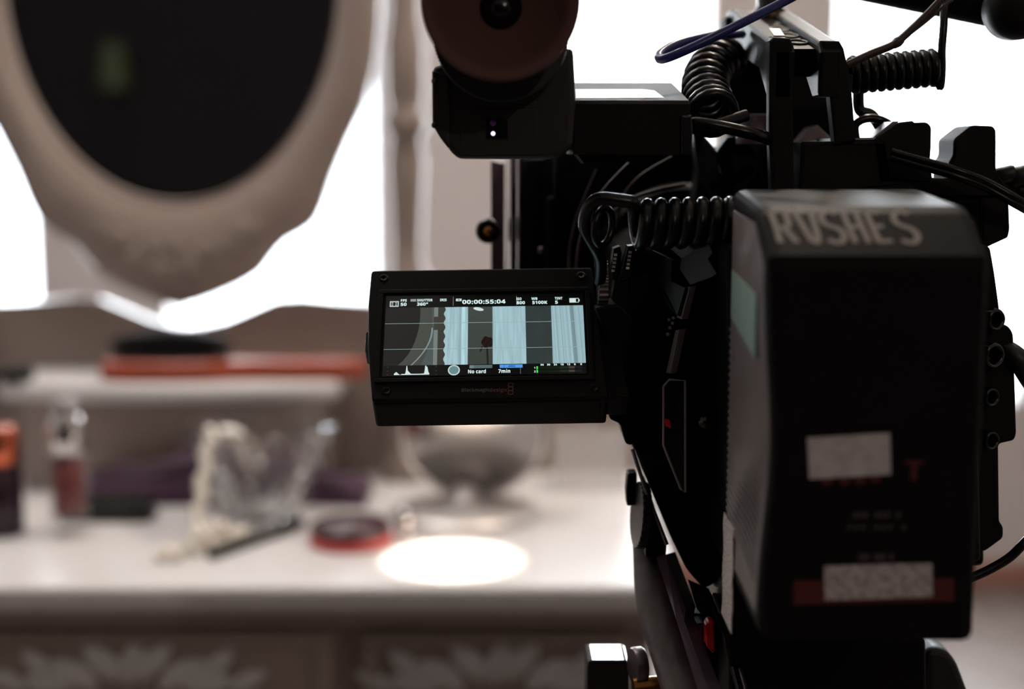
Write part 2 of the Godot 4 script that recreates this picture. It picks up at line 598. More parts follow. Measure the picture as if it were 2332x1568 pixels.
# ---------------------------------------------------------------- the room
func room() -> void:
	var x0 := -3.3
	var x1 := 3.3
	var z1 := 3.0
	var top := 2.8
	var st := begin()
	box(st, Vector3(x0 - 0.2, -0.1, -WALL - 0.2), Vector3(x1 + 0.2, 0, z1 + 0.2))
	struct("floor", st, M.floor_boards)
	st = begin()
	box(st, Vector3(x0 - 0.2, top, -WALL - 0.2), Vector3(x1 + 0.2, top + 0.1, z1 + 0.2))
	struct("ceiling", st, M.ceiling_paint)
	st = begin()
	box(st, Vector3(x0 - 0.2, 0, -WALL - 0.2), Vector3(x0, top, z1 + 0.2))
	struct("wall_left", st, M.wall_paint)
	st = begin()
	box(st, Vector3(x1, 0, -WALL - 0.2), Vector3(x1 + 0.2, top, z1 + 0.2))
	struct("wall_right", st, M.wall_paint)
	st = begin()
	box(st, Vector3(x0, 0, z1), Vector3(x1, top, z1 + 0.2))
	struct("wall_back", st, M.dark_drape)
	# far wall with its window openings
	st = begin()
	box(st, Vector3(x0, 0, -WALL - 0.2), Vector3(x1, SILL, -WALL))
	box(st, Vector3(x0, 2.5, -WALL - 0.2), Vector3(x1, top, -WALL))
	var at := x0
	var n := 0
	for w in windows():
		box(st, Vector3(at, SILL, -WALL - 0.2), Vector3(w[0], 2.5, -WALL))
		at = w[1]
		n += 1
		var f := begin()
		var zz := -WALL - 0.17
		box(f, Vector3(w[0], SILL, zz), Vector3(w[0] + 0.02, 2.5, zz + 0.05))
		box(f, Vector3(w[1] - 0.02, SILL, zz), Vector3(w[1], 2.5, zz + 0.05))
		box(f, Vector3(w[0] + 0.02, SILL, zz), Vector3(w[1] - 0.02, SILL + 0.03, zz + 0.05))
		box(f, Vector3(w[0] + 0.02, 2.47, zz), Vector3(w[1] - 0.02, 2.5, zz + 0.05))
		var wn := struct("window_%d" % n, f, M.window_white)
		boxp("pane", Vector3(w[0] + 0.02, SILL + 0.03, zz + 0.02), Vector3(w[1] - 0.02, 2.47, zz + 0.026), M.window_glass, wn, 0.0)
		boxp("sill", Vector3(w[0], SILL, -WALL - 0.12), Vector3(w[1], SILL + 0.015, -WALL + 0.0), M.window_white, wn, 0.002)
		# sheer curtain hanging inside the opening, in soft folds
		var c := begin()
		var cols := 90
		for i in cols:
			var q := []
			for e in [i, i + 1]:
				var t := float(e) / cols
				var zc: float = -WALL - 0.06 + 0.016 * sin(t * TAU * 7.0 + n) + 0.008 * sin(t * TAU * 17.0 + 2.0 * n)
				q.append(Vector2(lerpf(w[0] + 0.002, w[1] - 0.002, t), zc))
			quad(c, Vector3(q[0].x, SILL + 0.02, q[0].y), Vector3(q[1].x, SILL + 0.02, q[1].y), Vector3(q[1].x, 2.49, q[1].y), Vector3(q[0].x, 2.49, q[0].y), Vector3(0, 0, 1), true)
		var co := part("sheer_curtain", c, M.sheer)
		tag(co, ["white sheer curtain in the window beyond the oval mirror's free side", "white sheer curtain in the window between the oval mirror and the turned post", "white sheer curtain in the window behind the viewfinder and carrying handle", "white sheer curtain in the window behind the battery and straight coiled cable"][n - 1], "curtain", "sheer curtains in the windows")
	box(st, Vector3(at, SILL, -WALL - 0.2), Vector3(x1, 2.5, -WALL))
	struct("wall_front", st, M.wall_paint)
	st = begin()
	box(st, Vector3(x0, 0, -WALL), Vector3(x1, 0.07, -WALL + 0.015), 0.003)
	struct("baseboard_front", st, M.skirting)

	# shaded lamp by the back wall, dimly mirrored in the oval mirror
	var p := W(258, 150, 1.955)
	var far := z1 - 0.25
	var d := (p - Vector3(0, EYE, 0)) / 1.955
	var lp := Vector3(p.x + d.x * (1.955 + far), p.y + d.y * (1.955 + far), far)
	var fl := thing("floor_lamp", Vector3(lp.x, 0, lp.z), "floor lamp with a dim yellow green shade by the dark back wall", "lamp")
	lathep("base", [[0.13, 0.0], [0.13, 0.02], [0.02, 0.03]], Transform3D(Basis(), Vector3(lp.x, 0, lp.z)), M.black_plastic, fl, 24)
	lathep("pole", [[0.011, 0.03], [0.011, lp.y - 0.09]], Transform3D(Basis(), Vector3(lp.x, 0, lp.z)), M.black_plastic, fl, 12)
	lathep("lamp_shade", [[0.07, -0.1], [0.05, 0.1]], Transform3D(Basis(), lp), glow("shade_glow", Color(0.30, 0.32, 0.10), 0.14), fl, 24)
	M.shade_glow.albedo_color = Color(0.12, 0.13, 0.05)

# ---------------------------------------------------------------- dressing table
const TOP := 0.752
var MX := -0.458                   # middle of the dressing table and of the mirror
func dresser() -> void:
	var zf := -1.45                # front edge of the table top
	var zb := -2.02
	var xl := MX - 0.64
	var xr := MX + 0.64
	var d := thing("dressing_table", Vector3(MX, 0, -1.75), "cream painted dressing table with carved drawer fronts, raised shelf and shaped backboard", "dressing table")
	# worktop with a moulded edge
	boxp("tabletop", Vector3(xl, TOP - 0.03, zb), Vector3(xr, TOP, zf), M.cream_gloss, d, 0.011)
	boxp("edge_moulding", Vector3(xl + 0.015, TOP - 0.05, zb), Vector3(xr - 0.015, TOP - 0.03, zf - 0.018), M.cream_paint, d, 0.008)
	# carcass
	boxp("carcass", Vector3(xl + 0.03, TOP - 0.40, zb), Vector3(xr - 0.03, TOP - 0.05, zf - 0.05), M.cream_paint, d, 0.002)
	for x: float in [xl + 0.06, xr - 0.06]:
		for z: float in [zb + 0.05, zf - 0.09]:
			lathep("leg", [[0.012, 0.0], [0.018, 0.02], [0.014, 0.06], [0.026, 0.26], [0.03, 0.30], [0.022, 0.31], [0.032, 0.33], [0.032, TOP - 0.40]], Transform3D(Basis(), Vector3(x, 0, z)), M.cream_paint, d, 20)
	# drawers: the dividing stile stands at pixel 795
	var zd := zf - 0.05
	var mid := W(795, 1450, -zd).x
	var w0 := mid - xl - 0.03
	for s in 3:
		var a := 0.0
		var b := 0.0
		match s:
			0:
				a = xl + 0.05
				b = mid - 0.46
			1:
				a = mid - 0.44
				b = mid - 0.014
			2:
				a = mid + 0.014
				b = xr - 0.055
		if b - a < 0.08:
			continue
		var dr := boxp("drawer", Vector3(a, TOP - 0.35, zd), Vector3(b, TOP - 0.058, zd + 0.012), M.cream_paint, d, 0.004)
		# raised rim round the sunk field
		var rim := begin()
		var i0 := 0.016
		box(rim, Vector3(a + 0.004, TOP - 0.058 - i0, zd + 0.01), Vector3(b - 0.004, TOP - 0.062, zd + 0.022), 0.005)
		box(rim, Vector3(a + 0.004, TOP - 0.346, zd + 0.01), Vector3(b - 0.004, TOP - 0.346 + i0, zd + 0.022), 0.005)
		box(rim, Vector3(a + 0.004, TOP - 0.346 + i0, zd + 0.01), Vector3(a + 0.004 + i0, TOP - 0.058 - i0, zd + 0.022), 0.005)
		box(rim, Vector3(b - 0.004 - i0, TOP - 0.346 + i0, zd + 0.01), Vector3(b - 0.004, TOP - 0.058 - i0, zd + 0.022), 0.005)
		part("rim_moulding", rim, M.cream_paint, dr)
		carving(dr, Vector3((a + b) / 2.0 if s != 1 else W(300, 1540, -zd).x, 0, zd + 0.012), W(300, 1545, -zd).y)
	# raised shelf under the mirror, bowed in front
	var tx := W(770, 900, 1.86).x
	var hw := tx - MX
	var shelf_y := W(400, 872, 1.86).y
	var pf := PackedVector2Array()
	var pw := PackedVector2Array()
	for i in 25:
		var t := -1.0 + i / 12.0
		var bow := 0.03 * (1.0 - t * t)
		pf.append(Vector2(MX + t * hw, -(1.875 - bow)))
		pw.append(Vector2(MX + t * (hw - 0.022), -(1.90 - bow)))
	pf.append(Vector2(tx, zb))
	pf.append(Vector2(2.0 * MX - tx, zb))
	pw.append(Vector2(tx - 0.022, zb))
	pw.append(Vector2(2.0 * MX - tx + 0.022, zb))
	var up := Basis(Vector3(1, 0, 0), Vector3(0, 0, 1), Vector3(0, -1, 0))       # outline in x, z; extrudes upwards
	var st := begin()
	extrude(st, pw, Transform3D(up, Vector3(0, TOP, 0)), shelf_y - 0.024 - TOP)
	part("shelf_base", st, M.cream_paint, d)
	st = begin()
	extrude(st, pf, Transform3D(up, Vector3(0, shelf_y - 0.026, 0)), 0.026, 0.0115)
	part("shelf_top", st, M.cream_gloss, d)
	# shaped backboard: its scrolled upper edge, hidden ends aside, was traced from the photograph, then mirrored about the middle
	var prof := [[0, 747], [35, 746], [75, 743], [130, 730], [190, 704], [245, 681], [300, 677], [360, 683], [440, 689], [520, 690], [560, 682], [600, 668], [640, 672], [700, 690]]
	var bb := PackedVector2Array()
	var zk := 2.0
	for e in prof:
		var w := W(385 + e[0], e[1], zk)
		bb.append(Vector2(w.x, w.y))
	bb.append(Vector2(xr - 0.0, W(1000, 706, zk).y))  # hidden end raised to keep window glare off the table
	bb.append(Vector2(xr - 0.0, TOP - 0.01))
	var left := PackedVector2Array()
	for i in range(bb.size() - 1, -1, -1):
		left.append(Vector2(2.0 * MX - bb[i].x, bb[i].y))
	bb.append_array(left)
	st = begin()
	extrude(st, bb, Transform3D(Basis(), Vector3(0, 0, -zk)), 0.022, 0.003)
	part("backboard", st, M.cream_paint, d)
	# turned posts that carry the mirror
	for s: float in [1.0, -1.0]:
		var pc := W(926, 400, 1.97)
		var x := MX + s * (pc.x - MX)
		var y0 := TOP - 0.0
		var h := 0.86
		var pr := [[0.030, 0.0], [0.030, 0.03], [0.022, 0.045], [0.026, 0.06], [0.017, 0.08], [0.019, 0.16], [0.023, 0.22], [0.018, 0.26], [0.024, 0.275], [0.024, 0.285], [0.017, 0.30], [0.0165, 0.34], [0.019, 0.40], [0.021, 0.44], [0.016, 0.475], [0.024, 0.487], [0.025, 0.50], [0.017, 0.512], [0.021, 0.53], [0.021, 0.60], [0.016, 0.64], [0.018, 0.70], [0.014, 0.76], [0.022, 0.80], [0.012, 0.83], [0.0, h]]
		for e in pr:
			e[0] *= 1.28
		lathep("post", pr, Transform3D(Basis(), Vector3(x, y0, -1.965)), M.cream_paint, d, 28)

# a spray of carved leaves on a drawer front, middle at (at.x, y)
func carving(dr: Node, at: Vector3, y: float) -> void:
	var specs := []
	for s: float in [-1.0, 1.0]:
		specs.append_array([[s * 0.012, 0.004, s * 0.5, 0.052, 0.014], [s * 0.035, -0.004, s * 0.9, 0.06, 0.014], [s * 0.062, -0.004, s * 1.25, 0.055, 0.012], [s * 0.088, 0.004, s * 0.35, 0.042, 0.011], [s * 0.115, -0.008, s * 0.75, 0.04, 0.010], [s * 0.022, -0.03, s * 1.8, 0.05, 0.012], [s * 0.07, -0.03, s * 1.6, 0.06, 0.010]])
	specs.append([0.0, 0.0, 0.0, 0.05, 0.013])
	for q in specs:
		var st := begin()
		var n := 10
		var rows := []
		var dir := Vector3(sin(q[2]), cos(q[2]), 0)
		var side := Vector3(dir.y, -dir.x, 0)
		for i in n + 1:
			var t := float(i) / n
			var wd: float = q[4] * pow(sin(PI * clampf(t * 0.94 + 0.06, 0, 1)), 0.7)
			var c: Vector3 = Vector3(at.x + q[0], y + q[1], at.z) + dir * (q[3] * t) + side * (0.012 * t * t * signf(q[0] + 0.001))
			var row := PackedVector3Array()
			for k in 7:
				var a := PI * k / 6.0
				row.append(c + side * (-cos(a) * wd) + Vector3(0, 0, sin(a) * 0.016 * sqrt(maxf(wd, 0.0) / q[4]) * (1.0 - 0.45 * exp(-pow((k - 3) * 1.4, 2)))))
			rows.append(row)
		for i in n:
			for k in 6:
				quad(st, rows[i][k], rows[i][k + 1], rows[i + 1][k + 1], rows[i + 1][k], Vector3(0, 0, 1), true)
		part("carved_leaf", st, M.cream_gloss, dr)

# ---------------------------------------------------------------- oval mirror
func mirror() -> void:
	var D := 1.95
	var m := thing("oval_mirror", Vector3(MX, W(390, 703, D).y, -D), "large oval dressing mirror in a wide cream frame with scrolled lower edge", "mirror")
	var cy := W(385, -60, D).y
	var rx := W(769, -60, D).x - MX
	var ry := cy - W(385, 456, D).y
	# outer outline of the right half from the bottom, traced; mirrored to the left and closed above with an oval
	var half := [[0, 703], [20, 701], [65, 690], [115, 671], [160, 651], [205, 624], [235, 582], [258, 553], [300, 533], [335, 505], [355, 459], [378, 390], [413, 310], [447, 240], [470, 150], [480, 60], [484, -60]]
	var o := PackedVector2Array()
	for e in half:
		var w := W(385 + e[0], e[1], D)
		o.append(Vector2(w.x, w.y))
	var oh := o.size()
	var ex := o[oh - 1].x - MX
	for i in range(1, 13):
		var a := PI / 2.0 * i / 12.0
		o.append(Vector2(MX + ex * cos(a), cy + (ry + 0.075) * sin(a)))
	for i in range(o.size() - 2, 0, -1):
		o.append(Vector2(2.0 * MX - o[i].x, o[i].y))
	# resample the outer outline by angle about the middle, then bridge it to the inner oval in a moulded profile
	var c := Vector2(MX, cy)
	var n := 160
	var st := begin()
	var rows := []
	for i in n:
		var a := TAU * i / n - PI / 2.0
		var dirv := Vector2(cos(a), sin(a))
		var inner := 1.0 / sqrt(pow(dirv.x / rx, 2) + pow(dirv.y / ry, 2))
		var outer := inner + 0.03
		for k in o.size():
			var hit = Geometry2D.segment_intersects_segment(c, c + dirv * 3.0, o[k], o[(k + 1) % o.size()])
			if hit != null:
				outer = maxf(inner + 0.02, (hit - c).length())
		var row := PackedVector3Array()
		for q in [[0.0, -0.012], [0.0, 0.004], [0.012, 0.010], [0.03, 0.006], [0.06, 0.010], [0.5, 0.017], [0.85, 0.013], [0.96, 0.007], [1.0, -0.002], [1.0, -0.02]]:
			var rad: float = lerpf(inner, outer, q[0])
			row.append(Vector3(c.x + dirv.x * rad, c.y + dirv.y * rad, -D + q[1]))
		rows.append(row)
	for i in n:
		for k in 9:
			var aa: Vector3 = rows[i][k]
			var out := Vector3(0, 0, 1)
			if k == 0:
				out = Vector3(c.x - aa.x, c.y - aa.y, 0)
			elif k == 8:
				out = Vector3(aa.x - c.x, aa.y - c.y, 0.0)
			quad(st, rows[i][k], rows[(i + 1) % n][k], rows[(i + 1) % n][k + 1], rows[i][k + 1], out, true)
	part("frame", st, M.cream_paint, m)
	st = begin()
	var oval := PackedVector2Array()
	for i in 96:
		var a := TAU * i / 96.0
		oval.append(Vector2(MX + (rx + 0.004) * cos(a), cy + (ry + 0.004) * sin(a)))
	extrude(st, oval, Transform3D(Basis(), Vector3(0, 0, -D - 0.004)), 0.004)
	part("mirror_glass", st, M.mirror_glass, m)
	# carved flowers on the lower frame
	var rng := RandomNumberGenerator.new()
	rng.seed = 4
	for f in [[270, 545, 24], [315, 590, 28], [365, 610, 30], [345, 560, 18], [430, 600, 30], [470, 570, 26], [520, 560, 24], [555, 525, 28], [505, 600, 18], [590, 520, 18], [230, 520, 16], [400, 560, 20]]:
		var w := W(f[0], f[1], D - 0.014)
		var r: float = f[2] * D / F
		var fl := begin()
		for k in 6:
			var a := TAU * k / 6.0 + rng.randf()
			var pc := w + Vector3(cos(a), sin(a), 0) * r * 0.62
			lathe(fl, [[0.0, 0.008], [r * 0.26, 0.0065], [r * 0.46, 0.0]], Transform3D(Basis(Vector3(1, 0, 0), Vector3(0, 0, 1), Vector3(0, -1, 0)), pc - Vector3(0, 0, 0.002)), 10, true, false)
		lathe(fl, [[0.0, 0.011], [r * 0.2, 0.009], [r * 0.32, 0.0]], Transform3D(Basis(Vector3(1, 0, 0), Vector3(0, 0, 1), Vector3(0, -1, 0)), w - Vector3(0, 0, 0.002)), 10, true, false)
		part("carved_flower", fl, M.cream_paint, m)
	# swivel brackets to the posts
	for s: float in [1.0, -1.0]:
		var a := Vector3(MX + s * ex, cy, -D - 0.01)
		tubep("pivot", [a, a + Vector3(s * 0.05, 0, -0.005)], 0.008, M.cream_paint, m, 2)

# ---------------------------------------------------------------- things on the table
func table_things() -> void:
	var shelf := W(400, 872, 1.86).y
	var up := Transform3D(Basis(), Vector3.ZERO)
	# hairbrush lying on the raised shelf
	var hb_d := 1.90
	var a := W(235, 860, hb_d)
	var b := W(835, 850, hb_d)
	var h := thing("hairbrush", Vector3((a.x + b.x) / 2.0, shelf, -hb_d), "orange wooden hairbrush with black bristles lying on the raised shelf", "hairbrush")
	var pts := PackedVector2Array()
	var L := b.x - a.x
	for e in [[0.0, 0.0], [0.01, 0.024], [0.06, 0.034], [0.25, 0.036], [0.42, 0.03], [0.5, 0.019], [0.58, 0.015], [0.75, 0.018], [0.92, 0.017], [0.985, 0.012], [1.0, 0.0]]:
		pts.append(Vector2(a.x + e[0] * L, -hb_d + e[1]))
	for i in range(9, 0, -1):
		pts.append(Vector2(pts[i].x, -2.0 * hb_d - pts[i].y))
	var flat := Basis(Vector3(1, 0, 0), Vector3(0, 0, 1), Vector3(0, -1, 0))
	var st := begin()
	extrude(st, pts, Transform3D(flat, Vector3(0, shelf, 0)), 0.027, 0.007)
	part("handle", st, M.orange_lacquer, h)
	st = begin()
	var x0 := a.x + L * 0.03
	var x1 := a.x + L * 0.49
	var pad := PackedVector2Array()
	for i in 24:
		var an := TAU * i / 24.0
		pad.append(Vector2((x0 + x1) / 2.0 + cos(an) * (x1 - x0) / 2.0, -hb_d + sin(an) * 0.028))
	extrude(st, pad, Transform3D(flat, Vector3(0, shelf + 0.025, 0)), 0.006, 0.002)
	part("bristle_pad", st, M.bristle, h)
	st = begin()
	for i in 22:
		for j in 7:
			var t := (i + 0.5) / 22.0 * 2.0 - 1.0
			var s := (j + 0.5) / 7.0 * 2.0 - 1.0
			if t * t + s * s > 0.92:
				continue
			var c := Vector3((x0 + x1) / 2.0 + t * (x1 - x0) / 2.0 * 0.95, shelf + 0.03, -hb_d + s * 0.025)
			var e := c + Vector3(t * 0.006, 0.036 * (1.0 - 0.4 * t * t), s * 0.004)
			tube(st, PackedVector3Array([c, e]), 0.0022, 5)
	var br := part("bristles", st, M.bristle, h)
	br.set_meta("kind", "stuff")
	# small dark hair clip on the shelf
	var hc := W(20, 850, 1.885)
	var hcn := thing("hair_clip", Vector3(hc.x, shelf, hc.z), "small black hair clip lying on the raised shelf beside the brush", "hair clip")
	st = begin()
	lathe(st, [[0.0, 0.0], [0.02, 0.001], [0.022, 0.01], [0.012, 0.02], [0.0, 0.022]], Transform3D(Basis(), Vector3(hc.x + 0.012, shelf, hc.z)), 16)
	part("upper_jaw", st, M.bristle, hcn)
	st = begin()
	tube(st, PackedVector3Array([Vector3(hc.x - 0.04, shelf + 0.007, hc.z), Vector3(hc.x + 0.01, shelf + 0.009, hc.z)]), 0.007, 10)
	part("lower_jaw", st, M.bristle, hcn)

	# lip gloss with clear cap and red tube
	var g := on_y(160, 1213, TOP)
	var gs := g.z / -F
	var lg := thing("lip_gloss", g, "clear lip gloss tube of dark red gloss with a shiny faceted cap", "lip gloss")
	var top_y := W(150, 905, -g.z).y
	var k0 := top_y - TOP
	lathep("base", [[0.021, 0.0], [0.022, 0.003], [0.022, k0 * 0.13], [0.014, k0 * 0.14]], Transform3D(Basis(), g), M.clear_plastic, lg, 16)
	lathep("gloss", [[0.0, k0 * 0.16], [0.0185, k0 * 0.16], [0.0185, k0 * 0.57], [0.0, k0 * 0.57]], Transform3D(Basis(), g), M.red_gloss, lg, 20)
	lathep("tube", [[0.0, k0 * 0.14], [0.024, k0 * 0.141], [0.0245, k0 * 0.2], [0.0235, k0 * 0.58], [0.0185, k0 * 0.60]], Transform3D(Basis(), g), M.clear_plastic, lg, 20)
	lathep("cap", [[0.019, k0 * 0.60], [0.023, k0 * 0.63], [0.022, k0 * 0.8], [0.019, k0 * 0.86], [0.011, k0 * 0.9], [0.016, k0 * 0.95], [0.007, k0]], Transform3D(Basis(), g), M.chrome, lg, 10)
	# second tube with rose-gold cap
	var g2 := on_y(12, 1215, TOP)
	var l2 := thing("lip_gloss", g2, "dark plum lip gloss tube with a rose gold cap", "lip gloss")
	var k1 := W(12, 972, -g2.z).y - TOP
	lathep("tube", [[0.021, 0.0], [0.023, 0.003], [0.023, k1 * 0.62], [0.018, k1 * 0.66]], Transform3D(Basis(), g2), M.plum, l2, 20)
	lathep("cap", [[0.018, k1 * 0.66], [0.021, k1 * 0.68], [0.021, k1 * 0.95], [0.017, k1]], Transform3D(Basis(), g2), M.rose_gold, l2, 20)

	# black case and purple pouch behind
	var bc := on_y(275, 1184, TOP)
	var bx := thing("makeup_palette", bc, "flat black palette case lying before the purple pouch", "palette")
	boxp("lower_shell", bc + Vector3(-0.075, 0, -0.024), bc + Vector3(0.042, 0.012, 0.014), M.black_gloss, bx, 0.004)
	boxp("lid", bc + Vector3(-0.075, 0.0125, -0.024), bc + Vector3(0.042, 0.030, 0.014), M.black_gloss, bx, 0.004)
	var pb := on_y(500, 1150, TOP)
	st = begin()
	var rows := []
	for i in 25:
		var t := i / 24.0
		var row := PackedVector3Array()
		var hh := 0.062 * pow(sin(PI * clampf(0.04 + t * 0.92, 0, 1)), 0.45) * (1.0 + 0.1 * sin(t * 19.0))
		for k in 13:
			var an := PI * k / 12.0
			row.append(Vector3(pb.x - 0.19 + 0.38 * t, TOP + 0.0005 + sin(an) * hh, pb.z - 0.035 - cos(an) * 0.045 * (1.0 + 0.1 * sin(t * 13.0))))
		rows.append(row)
	for i in 24:
		for k in 12:
			quad(st, rows[i][k], rows[i][k + 1], rows[i + 1][k + 1], rows[i + 1][k], rows[i][k] - Vector3(rows[i][k].x, TOP, pb.z - 0.035), true)
	for e in [0, 24]:
		for k in range(1, 12):
			tri(st, rows[e][0], rows[e][k], rows[e][k + 1], Vector3(-1 if e == 0 else 1, 0, 0))
	var pou := thing("makeup_pouch", Vector3(pb.x, TOP, pb.z - 0.035), "soft purple makeup pouch lying behind the glass bowl", "pouch")
	part("bag", st, M.purple_cloth, pou)
	tubep("zip", [Vector3(pb.x - 0.17, TOP + 0.045, pb.z + 0.001), Vector3(pb.x, TOP + 0.055, pb.z - 0.006), Vector3(pb.x + 0.17, TOP + 0.045, pb.z + 0.001)], 0.003, M.plum, pou)

	# cut glass bowl
	var bo := on_y(598, 1178, TOP)
	var bt := W(598, 962, -bo.z + 0.0).y - TOP
	var rr := (W(765, 1000, -bo.z).x - bo.x)
	var bowl := thing("glass_bowl", bo, "cut crystal bowl with flared rim holding a pearl strand", "bowl")
	st = begin()
	var seg := 48
	var hs := 14
	var ro := []
	var ri := []
	for i in hs + 1:
		var t := float(i) / hs
		var base_r := lerpf(0.42, 1.0, pow(t, 0.85)) * rr
		var r1 := PackedVector3Array()
		var r2 := PackedVector3Array()
		for k in seg:
			var an := TAU * k / seg
			var cut := 0.0025 * (absf(sin(an * 8.0 + t * 6.0)) + absf(sin(an * 8.0 - t * 6.0)))
			var rim := bt + (0.0015 * sin(an * 12.0) if i == hs else 0.0)
			r1.append(bo + Vector3(cos(an) * (base_r + cut), (0.004 + t * (bt - 0.004)) if i < hs else rim, sin(an) * (base_r + cut)))
			var rin := maxf(0.004, base_r - 0.006)
			r2.append(bo + Vector3(cos(an) * rin, minf(rim, 0.014 + t * (bt - 0.014)), sin(an) * rin))
		ro.append(r1)
		ri.append(r2)
	for k in seg:
		var j := (k + 1) % seg
		var c := bo
		for i in hs:
			quad(st, ro[i][k], ro[i][j], ro[i + 1][j], ro[i + 1][k], Vector3(ro[i][k].x - c.x, -0.01, ro[i][k].z - c.z))
			quad(st, ri[i][k], ri[i][j], ri[i + 1][j], ri[i + 1][k], -Vector3(ri[i][k].x - c.x, -0.01, ri[i][k].z - c.z))
		quad(st, ro[hs][k], ro[hs][j], ri[hs][j], ri[hs][k], Vector3.UP)
		tri(st, bo + Vector3(0, 0.002, 0), ro[0][k], ro[0][j], Vector3.DOWN)
		tri(st, bo + Vector3(0, 0.014, 0), ri[0][k], ri[0][j], Vector3.UP)
	part("cut_glass", st, M.clear_glass, bowl)
	lathep("foot", [[rr * 0.40, 0.0], [rr * 0.42, 0.002], [rr * 0.40, 0.0045]], Transform3D(Basis(), bo), M.clear_glass, bowl, 24)

	# pearls: a strand over the rim and a heap before the bowl
	var pn := on_y(470, 1225, TOP)
	var pearls := thing("pearl_necklace", pn, "strand of cream pearls draped over the bowl rim and heaped before it", "necklace")
	var ball := SphereMesh.new()
	ball.radius = 0.0080
	ball.height = 0.016
	ball.radial_segments = 14
	ball.rings = 8
	var spots := []
	var zs := bo.z + rr * 0.9
	var lip := W(478, 985, -zs)
	var low := Vector3(W(462, 1190, -zs - 0.0).x, TOP + 0.02, zs + 0.025)
	for i in 13:
		var t := i / 12.0
		spots.append(lip.lerp(low, t) + Vector3(0.003 * sin(i * 1.7), 0, 0.012 * t))
	for i in 6:
		var t := i / 5.0
		spots.append(lip + Vector3(0.012 + 0.03 * t, -0.004 - 0.05 * t * t, -0.02 - 0.012 * i))
	for e in [[365, 1262], [385, 1250], [400, 1262], [420, 1248], [430, 1236], [447, 1225], [440, 1250], [462, 1240], [470, 1222], [482, 1236], [500, 1228], [512, 1215], [528, 1222], [540, 1208], [520, 1204], [494, 1210], [455, 1205], [480, 1202], [556, 1214]]:
		var w := on_y(e[0], e[1], TOP + 0.0081)
		w.y = TOP + 0.0081
		spots.append(w)
	for e in [[440, 1222], [462, 1214], [486, 1206], [508, 1200], [450, 1200], [475, 1192]]:
		var w := on_y(e[0], e[1], TOP + 0.0210)
		w.y = TOP + 0.0210
		spots.append(w)
	for s in spots:
		var mi := MeshInstance3D.new()
		mi.mesh = ball
		mi.material_override = M.pearl
		mi.name = "pearl"
		pearls.add_child(mi, true)
		mi.position = s - pn

	# black eye pencil lying before the bowl
	var pa := on_y(478, 1262, TOP + 0.006)
	var pe := on_y(690, 1190, TOP + 0.006)
	var pen := thing("eye_pencil", Vector3((pa.x + pe.x) / 2.0, TOP, (pa.z + pe.z) / 2.0), "thick black makeup pencil lying between pearls and pink compact", "pencil")
	var dirp := (pe - pa).normalized()
	lathep("barrel", [[0.0058, 0.0], [0.0065, 0.002], [0.0065, (pe - pa).length() * 0.72]], along(pa, pe - pa), M.bristle, pen, 14)
	lathep("cap", [[0.0072, (pe - pa).length() * 0.72], [0.0072, (pe - pa).length() * 0.97], [0.004, (pe - pa).length()]], along(pa + Vector3(0, 0.0009, 0), pe - pa), M.black_gloss, pen, 14)

	# pink compact
	var co := on_y(800, 1235, TOP)
	var cr := (W(893, 1230, -co.z).x - W(705, 1230, -co.z).x) / 2.0
	var cpt := thing("powder_compact", co, "small round pink powder compact with a smoky clear lid", "compact")
	lathep("pan", [[cr * 0.95, 0.0], [cr, 0.003], [cr, 0.011], [cr * 0.94, 0.0125]], Transform3D(Basis(), co), M.pink_powder, cpt, 32)
	lathep("lid", [[cr * 0.98, 0.013], [cr * 0.99, 0.02], [cr * 0.9, 0.025], [0.0, 0.026]], Transform3D(Basis(), co), M.compact_shell, cpt, 32)
	# round chrome lipstick end beside it
	var ls := on_y(925, 1222, TOP)
	var lsn := thing("lipstick", ls, "small shiny metal lipstick standing between compact and round mirror", "lipstick")
	lathep("case", [[0.010, 0.0], [0.0115, 0.002], [0.0115, 0.016], [0.0100, 0.018]], Transform3D(Basis(), ls), M.chrome, lsn, 20)
	lathep("cap", [[0.0100, 0.018], [0.0105, 0.019], [0.0105, 0.030], [0.006, 0.034], [0.0, 0.035]], Transform3D(Basis(), ls), M.chrome, lsn, 20)

	# round vanity mirror on a chrome foot
	var vb := on_y(1062, 1172, TOP)
	var vm := thing("vanity_mirror", vb, "round chrome vanity mirror on a low round foot", "vanity mirror")
	var R := 172.0 * -vb.z / F * 1.0
	var vc := W(1075, 981, -vb.z - 0.0)
	lathep("foot", [[R * 1.02, 0.0], [R * 1.03, 0.004], [R * 0.9, 0.012], [R * 0.45, 0.018], [R * 0.16, 0.03], [0.011, 0.04]], Transform3D(Basis(), vb), M.satin_chrome, vm, 48)
	tubep("stem", [vb + Vector3(0, 0.036, 0), Vector3(vb.x, vc.y - R - 0.002, vc.z)], 0.010, M.dark_chrome, vm, 2)
	var nrm := Vector3(-0.04, -0.30, 1.0).normalized()
	var xf := along(vc, nrm)
	lathep("rim", [[R * 0.90, 0.006], [R * 0.93, 0.011], [R * 0.97, 0.010], [R, 0.0], [R * 0.97, -0.010], [R * 0.90, -0.012], [R * 0.90, 0.006]], xf, M.chrome, vm, 64)
	lathep("mirror_glass", [[0.0, -0.006], [R * 0.902, -0.006], [R * 0.902, 0.002], [0.0, 0.002]], xf, M.mirror_glass, vm, 64)

	# clear acrylic box at the back
	var ab := on_y(1345, 1118, TOP)
	var abn := thing("acrylic_box", ab, "clear acrylic storage box standing against the backboard", "storage box")
	var bw := 0.05
	var bh := 0.075
	boxp("back_panel", ab + Vector3(-bw, 0, -0.060), ab + Vector3(bw, bh, -0.057), M.acrylic, abn, 0.0)
	boxp("front_panel", ab + Vector3(-bw, 0, -0.003), ab + Vector3(bw, bh, 0), M.acrylic, abn, 0.0)
